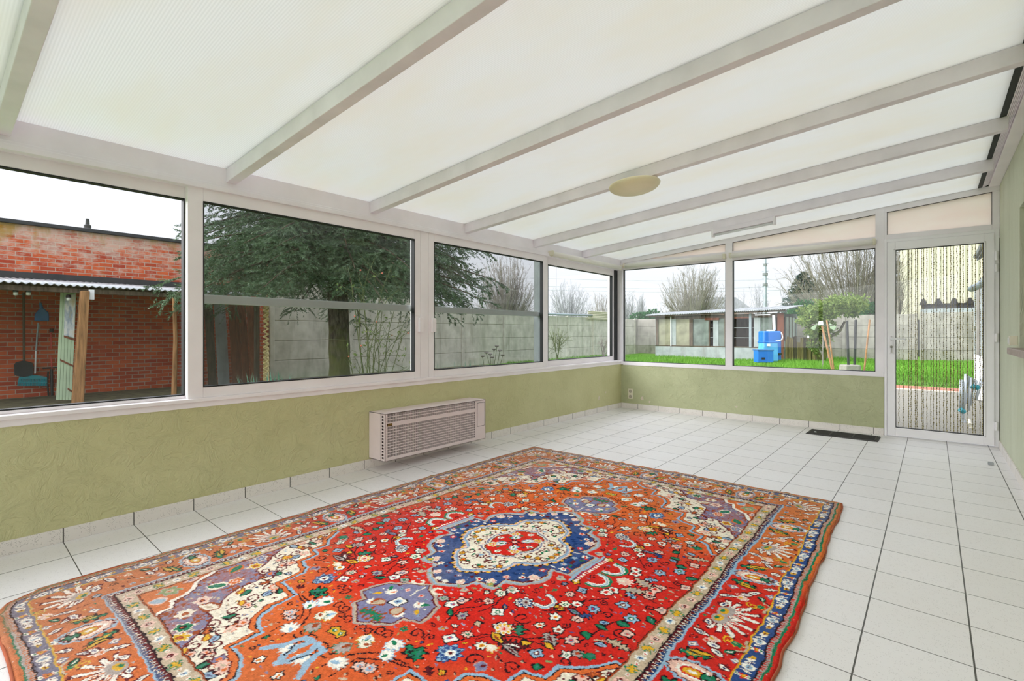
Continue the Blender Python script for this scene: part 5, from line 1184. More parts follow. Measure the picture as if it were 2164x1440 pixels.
def bare_tree(px, d, top_y, w_px, label, name='bare_tree', mat='twig', seed=1, limbs=26, base_y=None, sub=9, sub2=4, group='leafless trees beyond the garden', fork=.18, thick=1.0, lean=0, fan=1.15):
    rnd = np.random.RandomState(seed); x0, y0 = P(px, d); H = Z(top_y, d) - GZ; Rr = w_px * d / 1060 / 2
    root = thing(name, (x0, y0, GZ), label, 'tree', group)
    hf = H * fork; tk = MB(); r0 = .022 * H * thick
    tk.tube([(x0, y0, GZ), (x0 + .01 * H, y0, GZ + hf * .5), (x0, y0, GZ + hf)], [r0 * 1.3, r0, r0 * .9], 8).build('trunk', mat, root)
    br = MB(); ce = np.array([x0, y0, GZ + hf + (H - hf) * .42])
    for i in range(limbs):
        az = i * 2.39996 + rnd.rand() * .4; q_ = .12 + .88 * rnd.rand() ** .75; rad = 1.12 * Rr * math.sqrt(max(.02, 1 - ((q_ - .42) / .60) ** 2)) * (.25 + .75 * rnd.rand() ** .45)
        tilt = math.atan2(rad, (H - hf) * q_); dirv = np.array([math.sin(tilt) * math.cos(az), math.sin(tilt) * math.sin(az), math.cos(tilt)])
        end = np.array([x0 + rad * math.cos(az), y0 + rad * math.sin(az), GZ + hf + (H - hf) * q_ * .97]); st = np.array([x0, y0, GZ + hf * rnd.uniform(.75, 1.0)])
        n = 7; s = np.linspace(0, 1, n)[:, None]; mid = (st + end) / 2 + dirv * [1, 1, 0] * Rr * .18 + rnd.randn(3) * .02 * H; mid[2] -= .06 * H * math.sin(tilt)
        pts = (1 - s) ** 2 * st + 2 * s * (1 - s) * mid + s ** 2 * end; rr = r0 * rnd.uniform(.10, .24) * (1 - s[:, 0]) ** .8 + .0009 * H
        br.tube(pts, rr, 4, False)
        for j in range(sub):
            q = .25 + .7 * (j + rnd.rand()) / sub; p = np.array([np.interp(q, s[:, 0], pts[:, k]) for k in range(3)]); tg = unit(pts[min(n - 1, int(q * n) + 1)] - pts[int(q * (n - 1))])
            dd = unit(tg + rnd.randn(3) * .42 + [0, 0, .25]); L = H * .23 * (1.05 - q * .6) * rnd.uniform(.6, 1.1); e_ = p + dd * L + [0, 0, L * .12]
            m_ = (p + e_) / 2 + rnd.randn(3) * L * .05; br.tube([p, m_, e_], [.0016 * H * thick, .0011 * H * thick, .0004 * H], 3, False)
            for k in range(sub2 + 2):
                t_ = .2 + .75 * rnd.rand(); p2 = p + (e_ - p) * t_; d2 = unit(dd + rnd.randn(3) * .5 + [0, 0, .2]); br.tube([p2, p2 + d2 * L * rnd.uniform(.25, .5)], [.0009 * H * thick, .0004 * H], 3, False)
    br.build('branches', mat, root); return root

bare_tree(1070, 30, 536, 130, 'tall leafless tree with dense upright twigs beyond the fence, right of the spruce', seed=2, limbs=80, sub=12, sub2=5, mat='twig')
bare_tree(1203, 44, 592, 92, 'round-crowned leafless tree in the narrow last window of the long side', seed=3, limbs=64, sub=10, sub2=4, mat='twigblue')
bare_tree(1272, 40, 614, 52, 'small twiggy leafless tree beyond the fence left of the room corner', seed=4, limbs=22, sub=10, sub2=4, mat='twig', fork=.35)
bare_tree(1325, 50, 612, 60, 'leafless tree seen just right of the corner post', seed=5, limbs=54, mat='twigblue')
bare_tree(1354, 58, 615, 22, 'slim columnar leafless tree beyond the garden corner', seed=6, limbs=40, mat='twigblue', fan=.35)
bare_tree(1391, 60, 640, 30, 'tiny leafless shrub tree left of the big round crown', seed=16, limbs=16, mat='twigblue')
bare_tree(1466, 44, 556, 142, 'big round-crowned leafless tree above the greenhouse shed', seed=7, limbs=100, sub=12, sub2=4, mat='twig2')
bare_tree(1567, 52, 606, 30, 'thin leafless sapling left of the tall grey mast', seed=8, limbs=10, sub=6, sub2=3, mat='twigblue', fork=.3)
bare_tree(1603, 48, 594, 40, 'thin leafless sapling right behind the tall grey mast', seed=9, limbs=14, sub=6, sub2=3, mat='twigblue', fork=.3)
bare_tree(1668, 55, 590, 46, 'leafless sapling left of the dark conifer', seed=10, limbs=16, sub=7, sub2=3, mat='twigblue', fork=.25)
bare_tree(1806, 34, 470, 260, 'huge spreading leafless tree behind the green bush beside the door', seed=12, limbs=95, sub=13, sub2=4, mat='twig2', thick=1.1, fan=1.25, fork=.14)
bare_tree(1897, 22.6, 480, 22, 'dark bare tree squeezed beside the edge of the cream hall', seed=13, limbs=12, mat='twig2', thick=.9, fan=.25)
# conifer
cfx, cfy = P(1698, 50); cf_ = thing('conifer_tree', (cfx, cfy, GZ), 'dark narrow conifer between the leafless trees', 'tree'); Hc = Z(576, 50) - GZ
MB().tube([(cfx, cfy, GZ), (cfx, cfy, GZ + Hc)], [.2, .03], 6).build('trunk', 'bark', cf_)
nd = []
for i in range(420):
    q = rt.rand() ** .8; h_ = GZ + Hc * (.12 + .88 * q); R_ = (1 - q) ** .8 * 2.9 + .15; az = rt.rand() * 6.28; D = unit(np.array([math.cos(az), math.sin(az), .1])); p = np.array([cfx, cfy, h_]); nd.append(needle_fan(p + D * R_ * .1, unit(D * 1 + [0, 0, -.12]), R_, 30, .28, .035, rt))
fast_mesh('needles', np.concatenate(nd), 'conifer', cf_)

# evergreen garden tree
bx, by = P(1737, 19.0); bt = thing('garden_tree', (bx, by, GZ), 'low spreading evergreen with broad leaves and a curved trunk on the lawn', 'tree')
tk = MB(); tk.tube([P(1736, 19) + (GZ,), P(1730, 19) + (.25,), P(1722, 19) + (.55,), P(1722, 19) + (1.0,), P(1730, 19) + (1.5,)], [.10, .085, .08, .07, .05], 8)
tk.tube([P(1736, 19) + (GZ,), P(1742, 19) + (.2,), P(1745, 19) + (.5,), P(1748, 19) + (.85,), P(1775, 19) + (1.15,), P(1785, 19) + (1.5,)], [.11, .09, .075, .06, .05, .04], 8)
tk.tube([P(1722, 19) + (1.0,), P(1705, 19) + (1.3,)], [.05, .03], 6); tk.build('trunk', 'moss_bark', bt, smooth=True)
lv = []; rb2 = np.random.RandomState(77)
for k in range(95):
    q = rb2.rand(); px = 1692 + 136 * q + rb2.uniform(-3, 3); arch = 670 - 26 * q - 10 * math.sin(q * math.pi)
    py = arch + rb2.uniform(-14, 20) * (1 - .25 * abs(q - .5)); r_ = rb2.uniform(.10, .24)
    lv.append(leaves(P(px, 19 + rb2.uniform(-.7, .7)) + (Z(py, 19),), (r_, r_, r_ * .8), int(30 + 190 * r_), .12, rb2, hollow=0))
for k in range(26):
    px, py = rb2.uniform(1706, 1760), rb2.uniform(686, 712); r_ = rb2.uniform(.08, .2); lv.append(leaves(P(px, 19 + rb2.uniform(-.4, .4)) + (Z(py, 19),), (r_, r_, r_), 50, .12, rb2, hollow=0))
for px, py, n in ((1716, 728, 110), (1722, 738, 80), (1748, 716, 120), (1742, 728, 90), (1728, 716, 100)): lv.append(leaves(P(px, 18.9) + (Z(py, 19),), (.16, .16, .22), n, .12, rb2, hollow=0))
fast_mesh('leaf_canopy', np.concatenate(lv), 'bushleaf', bt)
# climbers over the fence
def ivy(label, spots, d, size=.14, name='climbing_ivy', mat='ivy'):
    lv = [leaves(P(px, d) + (Z(py, d),), (rx, rx * .6, rz_), n, size, rt) for px, py, rx, rz_, n in spots]; root = thing(name, P(spots[0][0], d) + (GZ,), label, 'plant'); fast_mesh('leaves', np.concatenate(lv), mat, root)
    for px, py, rx, rz_, n in spots: MB().tube([P(px, d) + (GZ - .02,), P(px + 2, d) + (Z(py, d) * .5,), P(px, d) + (Z(py, d),)], [.05, .04, .02], 5).build('stem', 'bark', root)
ivy('dark green ivy topping the fence left of the greenhouse shed', [(1348, 674, .5, .3, 700), (1365, 672, .5, .3, 700), (1380, 668, .4, .35, 500)], 28.6)
ivy('dark green ivy bank behind the concrete fence right of the shed', [(1690, 660, .5, .35, 700), (1680, 668, .4, .3, 400), (1850, 655, .6, .4, 900), (1838, 662, .5, .3, 600), (1700, 650, .5, .4, 700)], 27.5)

# rose bush close to the window
rx0, ry0 = P(795, 6.8); rb_ = thing('rose_bush', (rx0, ry0, GZ), 'straggly rose bush of thin green thorny canes between spruce and window', 'shrub'); rr = MB(); hp_ = MB(); lvs = []
rnd = np.random.RandomState(31)
for i, (px, tx, ty) in enumerate(((776, 742, 560), (778, 752, 640), (783, 800, 548), (785, 832, 560), (790, 845, 600), (800, 868, 655), (800, 850, 690), (796, 812, 640), (805, 866, 700), (812, 860, 770), (770, 745, 690), (768, 742, 745), (788, 780, 600), (800, 830, 640), (806, 846, 610), (782, 760, 660), (815, 868, 668))):
    d_ = 6.8 + rnd.uniform(-.35, .35); b0 = np.array(P(px, d_) + (GZ,)); e0 = np.array(P(tx, d_ + rnd.uniform(-.3, .3)) + (Z(ty, d_),)); n = 8; s = np.linspace(0, 1, n)[:, None]
    c0 = b0 + [0, 0, (e0[2] - b0[2]) * .75] + np.r_[rnd.randn(2) * .14, 0]; pts = (1 - s) ** 2 * b0 + 2 * s * (1 - s) * c0 + s ** 2 * e0 + np.cumsum(rnd.randn(n, 3) * .016, 0) * [[min(1, i_ / 2)] for i_ in range(n)]
    rr.tube(pts, np.linspace(.0075, .0028, n), 5, False)
    for j in range(9):
        q = rnd.uniform(.3, 1); p = np.array([np.interp(q, s[:, 0], pts[:, k]) for k in range(3)]); e_ = p + unit(rnd.randn(3) + [0, 0, .8]) * rnd.uniform(.08, .28); m_ = (p + e_) / 2 + rnd.randn(3) * .02
        rr.tube([p, m_, e_], [.0035, .003, .0016], 4, False)
        if j < 2: lvs.append(leaves(e_, (.03, .03, .03), 4, .05, rnd))
        if j == 3 and i % 2 == 0: MB().lathe([(.003, -.012), (.011, -.004), (.011, .006), (.004, .012)], e_, 8).build('rose_hip', 'hip', rb_, smooth=True)
rr.build('canes', 'rose', rb_); fast_mesh('leaves', np.concatenate(lvs), 'bushleaf', rb_)

# small bare shrub in the lawn, sedum, irises
def shrub(px, d, top, w_, label, seed, mat='rose', n0=7):
    rnd = np.random.RandomState(seed); x0, y0 = P(px, d); r_ = MB(); H = Z(top, d) - GZ; R_ = w_ * d / 2120
    for i in range(n0):
        az = i * 2.4; end = np.array([x0 + math.cos(az) * R_ * rnd.uniform(.5, 1), y0 + math.sin(az) * R_ * rnd.uniform(.5, 1), GZ + H * rnd.uniform(.7, 1)]); st = np.array([x0, y0, GZ + H * .15]); mid = (st + end) / 2 + rnd.randn(3) * .05
        r_.tube([st, mid, end], [.022, .014, .006], 5, False)
        for j in range(9): p = st + (end - st) * rnd.uniform(.35, 1); r_.tube([p, p + unit(rnd.randn(3) * .8 + [0, 0, .7]) * H * .28], [.009, .004], 4, False)
    r_.tube([(x0, y0, GZ), (x0, y0, GZ + H * .17)], [.04, .03], 6); r_.build('bare_shrub', mat, label=label, cat='shrub', origin=(x0, y0, GZ))
shrub(1178, 17.5, 690, 46, 'small leafless multi-stemmed shrub on the lawn before the side fence', 41)
shrub(1275, 20, 712, 26, 'thin leafless twiggy shrub near the garden corner by the fence', 42, 'twig', 5)
def iris(px, d, w_, top, label, seed, n=34):
    rnd = np.random.RandomState(seed); x0, y0 = P(px, d); A = []; R_ = w_ * d / 2120; H = Z(top, d) - GZ
    for i in range(n):
        bx_, by_ = x0 + rnd.randn() * R_ * .45, y0 + rnd.randn() * R_ * .45; az = rnd.rand() * 6.28; ln = rnd.uniform(.05, .35) * H; h_ = H * rnd.uniform(.55, 1); sd = np.array([math.sin(az), -math.cos(az), 0]) * .014
        p0 = np.array([bx_, by_, GZ]); p1 = p0 + [math.cos(az) * ln * .4, math.sin(az) * ln * .4, h_ * .6]; p2 = p0 + [math.cos(az) * ln, math.sin(az) * ln, h_]
        A += [(p0 - sd, p0 + sd, p1 + sd), (p0 - sd, p1 + sd, p1 - sd), (p1 - sd, p1 + sd, p2)]
    fast_mesh('iris_clump', np.array(A), 'iris', None, label=label, cat='plant', group='iris clumps below the windows')
iris(535, 6.6, 46, 786, 'blue-green iris clump at the bottom of the second window, left of centre', 51); iris(574, 6.9, 44, 780, 'blue-green iris clump in front of the cream side sheet edge', 52); iris(606, 7.3, 30, 785, 'smaller iris clump right of the cream side sheet edge', 55, 16)
iris(960, 8.2, 40, 760, 'iris clump at the lower left of the third window', 53, 30); iris(1005, 8.6, 60, 758, 'wide iris clump below the dead flower heads', 54, 46)
sd_ = thing('sedum_flowers', P(1045, 9.4) + (GZ,), 'brown dried flat flower heads on stems above the iris leaves', 'plant'); st_ = MB(); hd_ = MB()
for px, py in ((1028, 748), (1036, 752), (1044, 742), (1050, 735), (1056, 744), (1062, 754), (1040, 758), (1020, 756)):
    p = np.array(P(px, 9.4 + rt.uniform(-.2, .2)) + (Z(py, 9.4),)); st_.tube([np.array(P(1043, 9.4) + (GZ,)) + [rt.uniform(-.1, .1), rt.uniform(-.1, .1), 0], p], .005, 5, False)
    MB().lathe([(.005, 0), (.04, .02), (.045, .03), (.03, .038), (.004, .04)], p, 9).build('flower_head', 'twig', sd_)
st_.build('stems', 'rose', sd_)

# ================================================================= greenhouse shed
SY = 22.3; t_ = math.radians(40)
def sx(px, Y=SY): u = (px - 1082) / 1060; return Y / (math.cos(t_) + u * math.sin(t_)) * (-math.sin(t_) + u * math.cos(t_))
def szz(px, py, Y=SY): u = (px - 1082) / 1060; return CAM_H + Y / (math.cos(t_) + u * math.sin(t_)) * (702.5 - py) / 1060
x0, x1 = sx(1385), sx(1657); sh = thing('greenhouse_shed', ((x0 + x1) / 2, SY + 1, GZ), 'long low grey shed with glazed front and sheet roof at the end of the lawn', 'shed')
MB().box(x0, x1, SY, SY + .12, GZ, .47).build('front_wall', 'render_w', sh)
MB().box(x0, x0 + .1, SY, SY + 2.4, GZ, 1.75).box(x1 - .1, x1, SY + .05, SY + 2.4, GZ, .75).box(x0, x1, SY + 2.4, SY + 2.5, GZ, 1.9).build('side_walls', 'concrete2', sh)
MB().box(x0 + .1, x1 - .1, SY + 1.6, SY + 1.66, GZ, 1.75).build('inner_back', 'wood_d', sh)
MB().hexa([(x0 - .25, SY - .3, 1.80), (x1 + .1, SY - .3, 1.92), (x1 + .1, SY - .25, 1.92), (x0 - .25, SY - .25, 1.80)], [(x0 - .25, SY - .3, 1.90), (x1 + .1, SY - .3, 2.02), (x1 + .1, SY - .25, 2.02), (x0 - .25, SY - .25, 1.90)]).build('fascia', 'wood_d', sh)
rfm = MB(); n = 240; s = np.linspace(0, 1, n); X_ = x0 - .3 + (x1 + .25 - x0 + .3) * s; w_ = .02 * np.sin(s * 76 * 2 * math.pi)
A = np.c_[X_, np.full(n, SY - .4), 1.90 + .13 * s + w_]; B = np.c_[X_, np.full(n, SY + 2.6), 2.12 + .16 * s + w_]
rfm.add(np.r_[A, B, A - [0, 0, .03], B - [0, 0, .03]], [(i, i + 1, n + i + 1, n + i) for i in range(n - 1)] + [(2 * n + i + 1, 2 * n + i, 3 * n + i, 3 * n + i + 1) for i in range(n - 1)] + [(i, i + 1, 2 * n + i + 1, 2 * n + i) for i in range(n - 1)]); rfm.build('sheet_roof', 'sheet', sh)
# posts and panes of the front, from left to right
for a, b, mt in ((1386, 1391, 'wood_d'), (1417, 1419, 'rope'), (1457, 1464, 'wood_d'), (1498, 1500, 'wood_d'), (1531, 1537, 'wood_d'), (1583, 1588, 'steel'), (1632, 1638, 'wood_d'), (1643, 1656, 'wood_r')):
    MB().box(sx(a), sx(b), SY - .02, SY + .10, .47 if b < 1640 else GZ, 1.88).build('post', mt, sh)
MB().box(x0, x1, SY - .01, SY + .08, 1.70, 1.86).box(x0, x1, SY, SY + .08, .45, .50).build('head_rail', 'wood_d', sh)
for a, b, mt in ((1391, 1417, 'smoked'), (1428, 1457, 'smoked'), (1464, 1499, 'smoked2'), (1518, 1531, 'smoked2'), (1608, 1632, 'smoked2')):
    MB().box(sx(a), sx(b), SY + .03, SY + .045, .49, 1.72).build('dirty_pane', mt, sh)
for a, b in ((1419, 1428), (1507, 1518), (1593, 1607)): MB().box(sx(a), sx(b), SY + .015, SY + .05, .47, 1.72).build('white_board', 'render_w', sh)
MB().box(sx(1391), sx(1640), SY + .05, SY + .065, .86, .88).box(sx(1391), sx(1640), SY + .05, SY + .065, 1.28, 1.30).build('glazing_bar', 'render_w', sh)
MB().box(sx(1490), sx(1520), SY - .04, SY - .01, 1.63, 1.72).box(sx(1540), sx(1583), SY - .02, SY - .0, 1.68, 1.73).build('rusty_lintel', 'wood_r', sh)
MB().box(sx(1600), sx(1632), SY - .34, SY - .30, 1.78, 1.82).build('gutter_piece', 'rope', sh)
MB().box(x1 - .03, x1 - .01, SY + .3, SY + 2.1, .75, 1.72).build('side_pane', 'render_w', sh)
for k in range(4): MB().box(x1 - .01, x1 + .012, SY + .28 + k * .6, SY + .33 + k * .6, .72, 1.76).build('side_glazing_bar', 'wood_d', sh)
cp = [P(1578, 19.6) + (.0,), P(1588, 19.6) + (.22,), P(1600, 19.5) + (.36,)]; MB().tube([(1 - s) ** 2 * np.array(P(1591, 19.7) + (GZ,)) + 2 * s * (1 - s) * np.array(P(1598, 19.7) + (.2,)) + s ** 2 * np.array(P(1606, 19.6) + (.24,)) for s in np.linspace(0, 1, 7)], .022, 6).build('black_hose', 'black', label='black hose curving from the blue box to the lawn', cat='hose', smooth=True)

# ---- rain barrels
def px_box(a, b, ya, yb, d, dep, taper=0):
    """box whose front shows columns a..b, rows ya..yb at distance d"""
    p, q = np.array(P(a, d)), np.array(P(b, d)); ax = q - p; nn = np.array([ax[1], -ax[0]]) / np.linalg.norm(ax); nn = nn if nn @ (p + q) > 0 else -nn
    z0, z1 = Z(yb, d), Z(ya, d); c = [p, q, q + nn * dep, p + nn * dep]; mid = (p + q) / 2
    up = [mid + (v - mid) * (1 - taper) for v in c]
    return MB().hexa([(v[0], v[1], z0) for v in c], [(v[0], v[1], z1) for v in up])
tk1 = thing('rain_tank', P(1634, 19.5) + (GZ,), 'tall dark blue water tank at the right end of the greenhouse shed', 'tank')
px_box(1615, 1652, 700, 763, 19.3, .5).build('tank_body', 'blue', tk1, bevel=.05); px_box(1627, 1638, 697.5, 700.5, 19.4, .25).build('inlet', 'rope', tk1)
px_box(1646, 1653, 747, 750, 19.2, .08).build('tap', 'black', tk1)
tk2 = thing('water_butt', P(1628, 18.9) + (GZ,), 'translucent light blue tapered water butt in front of the dark blue tank', 'tank')
px_box(1612, 1646, 724, 765, 18.6, .45, .10).build('butt_body', 'blue_l', tk2, bevel=.04); px_box(1613, 1645, 722, 725, 18.58, .45).build('butt_rim', 'blue', tk2, bevel=.01); px_box(1622, 1628, 727, 732, 18.55, .05).build('white_cap', 'rope', tk2)
tk3 = thing('blue_crate', P(1618, 18.2) + (GZ,), 'flat blue plastic box on the grass before the water butt', 'box')
px_box(1602, 1635, 740.5, 767, 18.0, .35).build('crate_body', 'blue', tk3, bevel=.02); px_box(1601.5, 1635.5, 739.5, 741.5, 17.98, .39).build('crate_rim', 'blue_d', tk3); px_box(1610, 1617, 756, 760, 17.98, .05).build('foot_slot', 'black', tk3)
MB().tube([P(1635, 19.7) + (Z(667, 19.7),), P(1636, 19.65) + (Z(686, 19.65),), P(1637.5, 19.6) + (Z(698, 19.6),)], .05, 10).build('downpipe', 'rope', label='white downpipe leading from the shed roof into the blue tank', cat='pipe', smooth=True)
MB().tube([(1 - s) ** 2 * np.array(P(1651, 19.1) + (Z(703, 19.1),)) + 2 * s * (1 - s) * np.array(P(1660, 19.0) + (Z(722, 19.0),)) + s ** 2 * np.array(P(1640, 18.95) + (Z(721, 18.95),)) for s in np.linspace(0, 1, 9)], .02, 6).build('overflow_hose', 'rope', label='white overflow hose looping at the right of the blue tank', cat='hose', smooth=True)

# ---- palisade of rough boards
pl = thing('palisade', P(1690, 20.2) + (GZ,), 'low palisade of rough weathered boards between the shed and the evergreen tree', 'fence')
rp = random.Random(8); px = 1660
while px < 1724:
    w_ = rp.uniform(3.2, 6.5); top = 713 + rp.uniform(-3, 4) + (9 if 1681 < px < 1690 else 0) + (2 if px > 1715 else 0)
    px_box(px, px + w_ - .35, top, 764, 20.2 + rp.uniform(-.06, .06), .04, .06).build('board', 'pale_wood' if rp.random() < .8 else 'wood_d', pl); px += w_
# ---- stakes and posts in the lawn
def stake(pts, r, mat, name, label, cat, group=None):
    MB().tube([P(a, d) + (Z(b, d),) for a, b, d in pts], r, 7).build(name, mat, label=label, cat=cat, group=group)
stake([(1737, 689, 14.6), (1748, 735, 14.5), (1759, 784, 14.4)], .028, 'stake', 'bamboo_stake', 'brown stake with a white rag on top, leaning left over the lawn', 'stake')
stake([(1747, 677, 15.0), (1753, 715, 14.9), (1762, 783, 14.8)], .022, 'stake', 'bamboo_stake', 'brown stake crossing just behind the rag-topped stake', 'stake')
stake([(1838, 676, 14.3), (1832, 730, 14.3), (1826, 787, 14.3)], .024, 'stake', 'bamboo_stake', 'lone brown stake leaning at the right edge of the wide end window', 'stake')
stake([(1790, 678, 14.1), (1793, 773, 14.1)], .032, 'flash', 'steel_post', 'left one of the two dark posts standing in the stone block', 'post', 'dark posts in the stone block')
stake([(1808.5, 676, 14.15), (1806, 773, 14.15)], .034, 'flash', 'steel_post', 'right one of the two dark posts standing in the stone block', 'post', 'dark posts in the stone block')
px_box(1788, 1821, 772, 788, 14.0, .35, .06).build('stone_block', 'concrete', label='rough grey stone block on the lawn holding two dark posts', cat='stone', bevel=.03)
rg_ = px_box(1732, 1741, 679, 688, 14.55, .10, .2); rg_.build('white_rag', 'rope', label='white rag wrapped on the top of the leaning stake', cat='rag', bevel=.02)
sc_ = thing('bird_scarer', P(1739, 16.25) + (GZ,), 'pale green bird scarer with two wings on a crossbar before the evergreen tree', 'garden ornament')
for a, s in ((1718, -1), (1760, 1)): MB().prism([P(a - 8 * s, 16.2) + (Z(684, 16.2),), P(a + 6, 16.2) + (Z(690, 16.2),), P(a + 2, 16.2) + (Z(698, 16.2),), P(a - 6, 16.2) + (Z(694, 16.2),)], (.02, .03, 0)).build('wing', 'palegreen', sc_)
MB().tube([P(1716, 16.2) + (Z(686, 16.2),), P(1762, 16.2) + (Z(688, 16.2),)], .015, 6).build('crossbar', 'twig', sc_); MB().tube([P(1739, 16.25) + (GZ,), P(1739, 16.25) + (Z(687, 16.25),)], .018, 6).build('upright', 'twig', sc_)

# ---- far background
mx_, my_ = P(1617, 60); ms = thing('lattice_mast', (mx_, my_, GZ), 'tall tapered grey steel mast behind the shed', 'mast'); zt = Z(500, 60)
MB().tube([(mx_, my_, GZ), (mx_, my_, zt)], [.26, .10], 8).build('shaft', 'steel', ms); m = MB()
for z in np.arange(3, 11, .9): m.tube([(mx_ - .35, my_, z), (mx_ + .35, my_, z)], .03, 5)
m.build('step_irons', 'steel', ms)
for z, r in ((Z(580, 60), .3), (Z(560, 60), .22), (Z(602, 60), .28)): MB().tube([(mx_, my_, z - .15), (mx_, my_, z + .15)], r, 8).build('collar', 'roof', ms)
hx0, hy0 = P(1480, 62); hx1, hy1 = P(1592, 62); z1_, z2_ = Z(655, 62), Z(634, 62)
hs = thing('far_house', ((hx0 + hx1) / 2, (hy0 + hy1) / 2, GZ), 'distant house with grey tiled roof and brown gable behind the shed', 'house')
H0 = np.array([hx0, hy0]); H1 = np.array([hx1, hy1]); nb_ = np.array([-(H1 - H0)[1], (H1 - H0)[0]]); nb_ = nb_ / np.linalg.norm(nb_); nb_ = nb_ if nb_ @ H0 > 0 else -nb_
B0, B1 = H0 + nb_ * 8, H1 + nb_ * 8; R0, R1 = (H0 + B0) / 2, (H1 + B1) / 2; zr = z2_ + .6
hm = MB(); hm.hexa([(H0[0], H0[1], GZ), (H1[0], H1[1], GZ), (B1[0], B1[1], GZ), (B0[0], B0[1], GZ)], [(H0[0], H0[1], z1_), (H1[0], H1[1], z1_), (B1[0], B1[1], z1_), (B0[0], B0[1], z1_)]); hm.build('walls', 'roofbrown', hs)
dR = (R1 - R0); e0 = R0; e1 = R1 - dR * .06
MB().add([(H0[0], H0[1], z1_), (H1[0], H1[1], z1_), (e1[0], e1[1], zr), (e0[0], e0[1], zr), (B0[0], B0[1], z1_), (B1[0], B1[1], z1_)], [(0, 1, 2, 3), (3, 2, 5, 4), (1, 5, 2), (0, 3, 4)]).build('roof', 'roof', hs)
# overhead wires
for i, (ya, yb) in enumerate(((588, 606), (604, 622), (612, 628))):
    pts = []
    for q in np.linspace(0, 1, 14): px = 1120 + q * 760; d = 75; pts.append(P(px, d) + (Z(ya + (585 - ya) * 0 + (yb - ya) * q - 26 * q + 10 * math.sin(math.pi * q), d),))
    MB().tube(pts, .017, 4, False).build('overhead_wire', 'steel', label=('topmost overhead wire across the sky behind the windows', 'middle overhead wire across the sky behind the windows', 'lowest overhead wire across the sky behind the windows')[i], cat='wire', group='overhead wires')

# ---- cream clad hall behind the fence
hall = thing('cream_hall', (0, 32, GZ), 'tall building clad in cream vertical sheets seen through the door', 'building')
yH = 31.0; hx = -1.18
m = MB(); k = 52; xs_ = np.linspace(hx, 10, k * 4 + 1); prof = np.array([0, .0, .05, .05]); A = []
for i, x in enumerate(xs_): A.append((x, yH - prof[i % 4]))
A = np.array(A); n = len(A); zb_ = [2.45 if x > -.46 else 1.7 for x in A[:, 0]]
m.add(np.r_[np.c_[A, zb_], np.c_[A, np.full(n, 8.5)]], [(i, i + 1, n + i + 1, n + i) for i in range(n - 1)]); m.build('sheet_cladding', 'hall', hall)
MB().box(hx, 10, yH + .02, yH + 8, GZ, 8.5).build('block', 'flash', hall)
MB().box(hx - .05, hx + .22, yH - .12, yH + .1, GZ, 8.5).build('corner_trim', 'hall', hall)
m = MB()
for i, x in enumerate(np.arange(-.35, 6, .55)): m.prism([(x - .16, yH - .06, 2.40), (x + .16, yH - .06, 2.40), (x + .05, yH - .06, 2.68), (x - .05, yH - .06, 2.68)], (0, -.03, 0))
m.build('torn_edge', 'black', hall)
MB().box(-.46, 6, yH - .5, yH - .3, GZ, 2.20).build('low_wall', 'concrete2', label='grey concrete base wall standing before the cream clad hall', cat='wall')

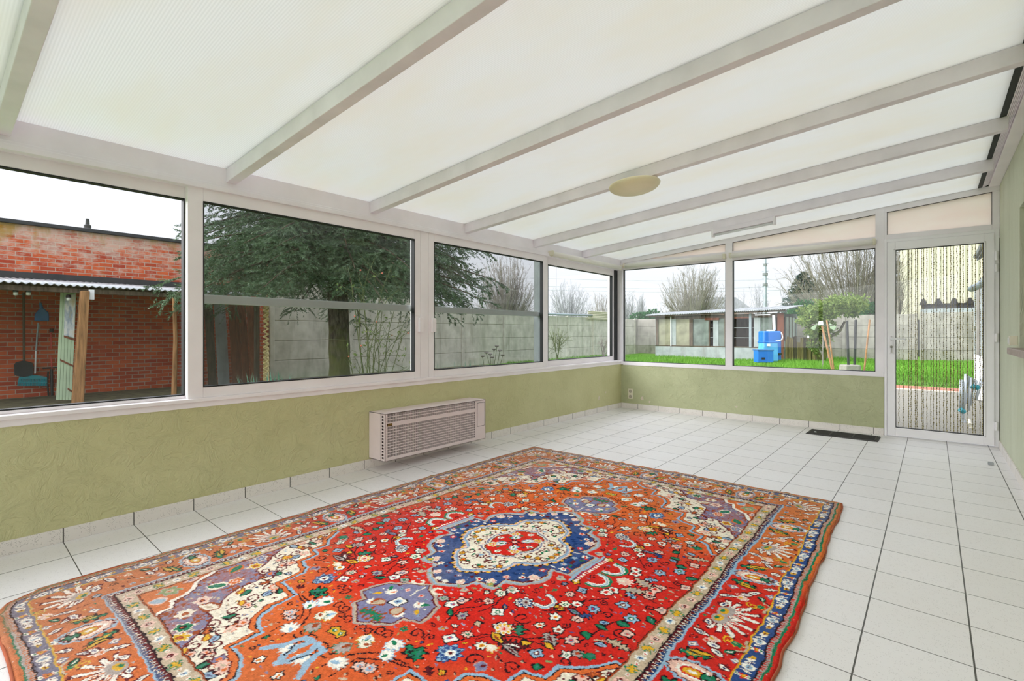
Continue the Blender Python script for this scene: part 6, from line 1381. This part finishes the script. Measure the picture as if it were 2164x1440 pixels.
# ---- neighbouring annex, gutter, folded drying rack by the terrace
ax = thing('garage_annex', (1.6, 11, GZ), 'grey rendered annex with small tiled roof edge right of the terrace', 'building')
MB().box(.68, 3.5, 8.9, 14.6, GZ, 2.10).build('annex_wall', 'concrete2', ax)
m = MB(); m.hexa([(.47, 7.2, 2.10), (3.5, 7.2, 4.2), (3.5, 9.6, 4.2), (.47, 9.6, 2.10)], [(.47, 7.2, 2.14), (3.5, 7.2, 4.28), (3.5, 9.6, 4.28), (.47, 9.6, 2.14)]); m.build('annex_roof', 'roof', ax)
m = MB()
for i in range(9): m.tube([(.46 + i * .12, 7.2, 2.16 + i * .083), (.46 + i * .12, 9.6, 2.16 + i * .083)], .028, 6)
m.build('roof_battens', 'sheet', ax)
MB().tube([(.56, 8.2, 1.76), (.53, 10.0, 1.79), (.47, 10.8, 1.79)], .05, 10).build('rain_gutter', 'steel', ax, smooth=True)
MB().box(.64, .675, 13.0, 13.1, GZ, 2.05).build('corner_post', 'concrete', ax)
dr = thing('drying_rack', (.32, 8.8, GZ), 'folded silver drying rack with blue caps leaning on the terrace', 'drying rack')
def q3(px, py, d): return P(px, d) + (Z(py, d),)
d0 = 6.4
for i, (a, b, c, e_) in enumerate(((2031, 803, 2030, 868), (2041, 791, 2036, 869), (2052, 799, 2046, 868), (2062, 806, 2051, 858), (2075, 800, 2062, 846))):
    MB().tube([q3(a, b, d0), q3(c, e_, d0)], .016, 8).build('rail', 'alu', dr, smooth=True)
m = MB()
for k in range(18): f_ = k / 17; m.tube([q3(2030.5 - .5 * f_, 806 + 60 * f_, d0), q3(2052 - 5 * f_, 800 + 46 * f_, d0 + .05)], .0055, 5, False)
for k in range(10): f_ = k / 9; m.tube([q3(2042 - 2 * f_, 793 + 20 * f_, d0), q3(2066 - 4 * f_, 806 + 22 * f_, d0 + .05)], .0055, 5, False)
m.build('wires', 'alu', dr)
for a, b, c, e_ in ((2029, 866, 2037, 871), (2054, 815, 2058, 819), (2063, 817, 2067, 821)): MB().tube([q3(a, b, d0 - .02), q3(c, e_, d0 - .02)], .03, 8).build('blue_cap', 'teal', dr)
MB().tube([q3(2033, 870, d0), q3(2035, 887, d0), q3(2036, 893, d0)], [.022, .022, .03], 8).build('foot', 'alu', dr)
MB().prism([q3(2058, 749, 8.5), q3(2078, 756, 8.3), q3(2078, 848, 8.3), q3(2060, 844, 8.5)], (.015, .04, 0)).build('white_sheet', 'rope', label='white plastic board standing behind the folded drying rack', cat='board')
br_ = MB().tube([q3(2047, 888, 6.0), q3(2050, 897, 5.9), q3(2052, 904, 5.9)], [.02, .016, .018], 7); br_.build('paint_brush', 'socket', label='pale stick lying on the terrace below the drying rack', cat='stick')
MB().box(.62, 1.6, 7.6, 8.3, GZ, .10).build('planter_bed', 'concrete', label='low concrete block on the terrace right of the drying rack', cat='block')
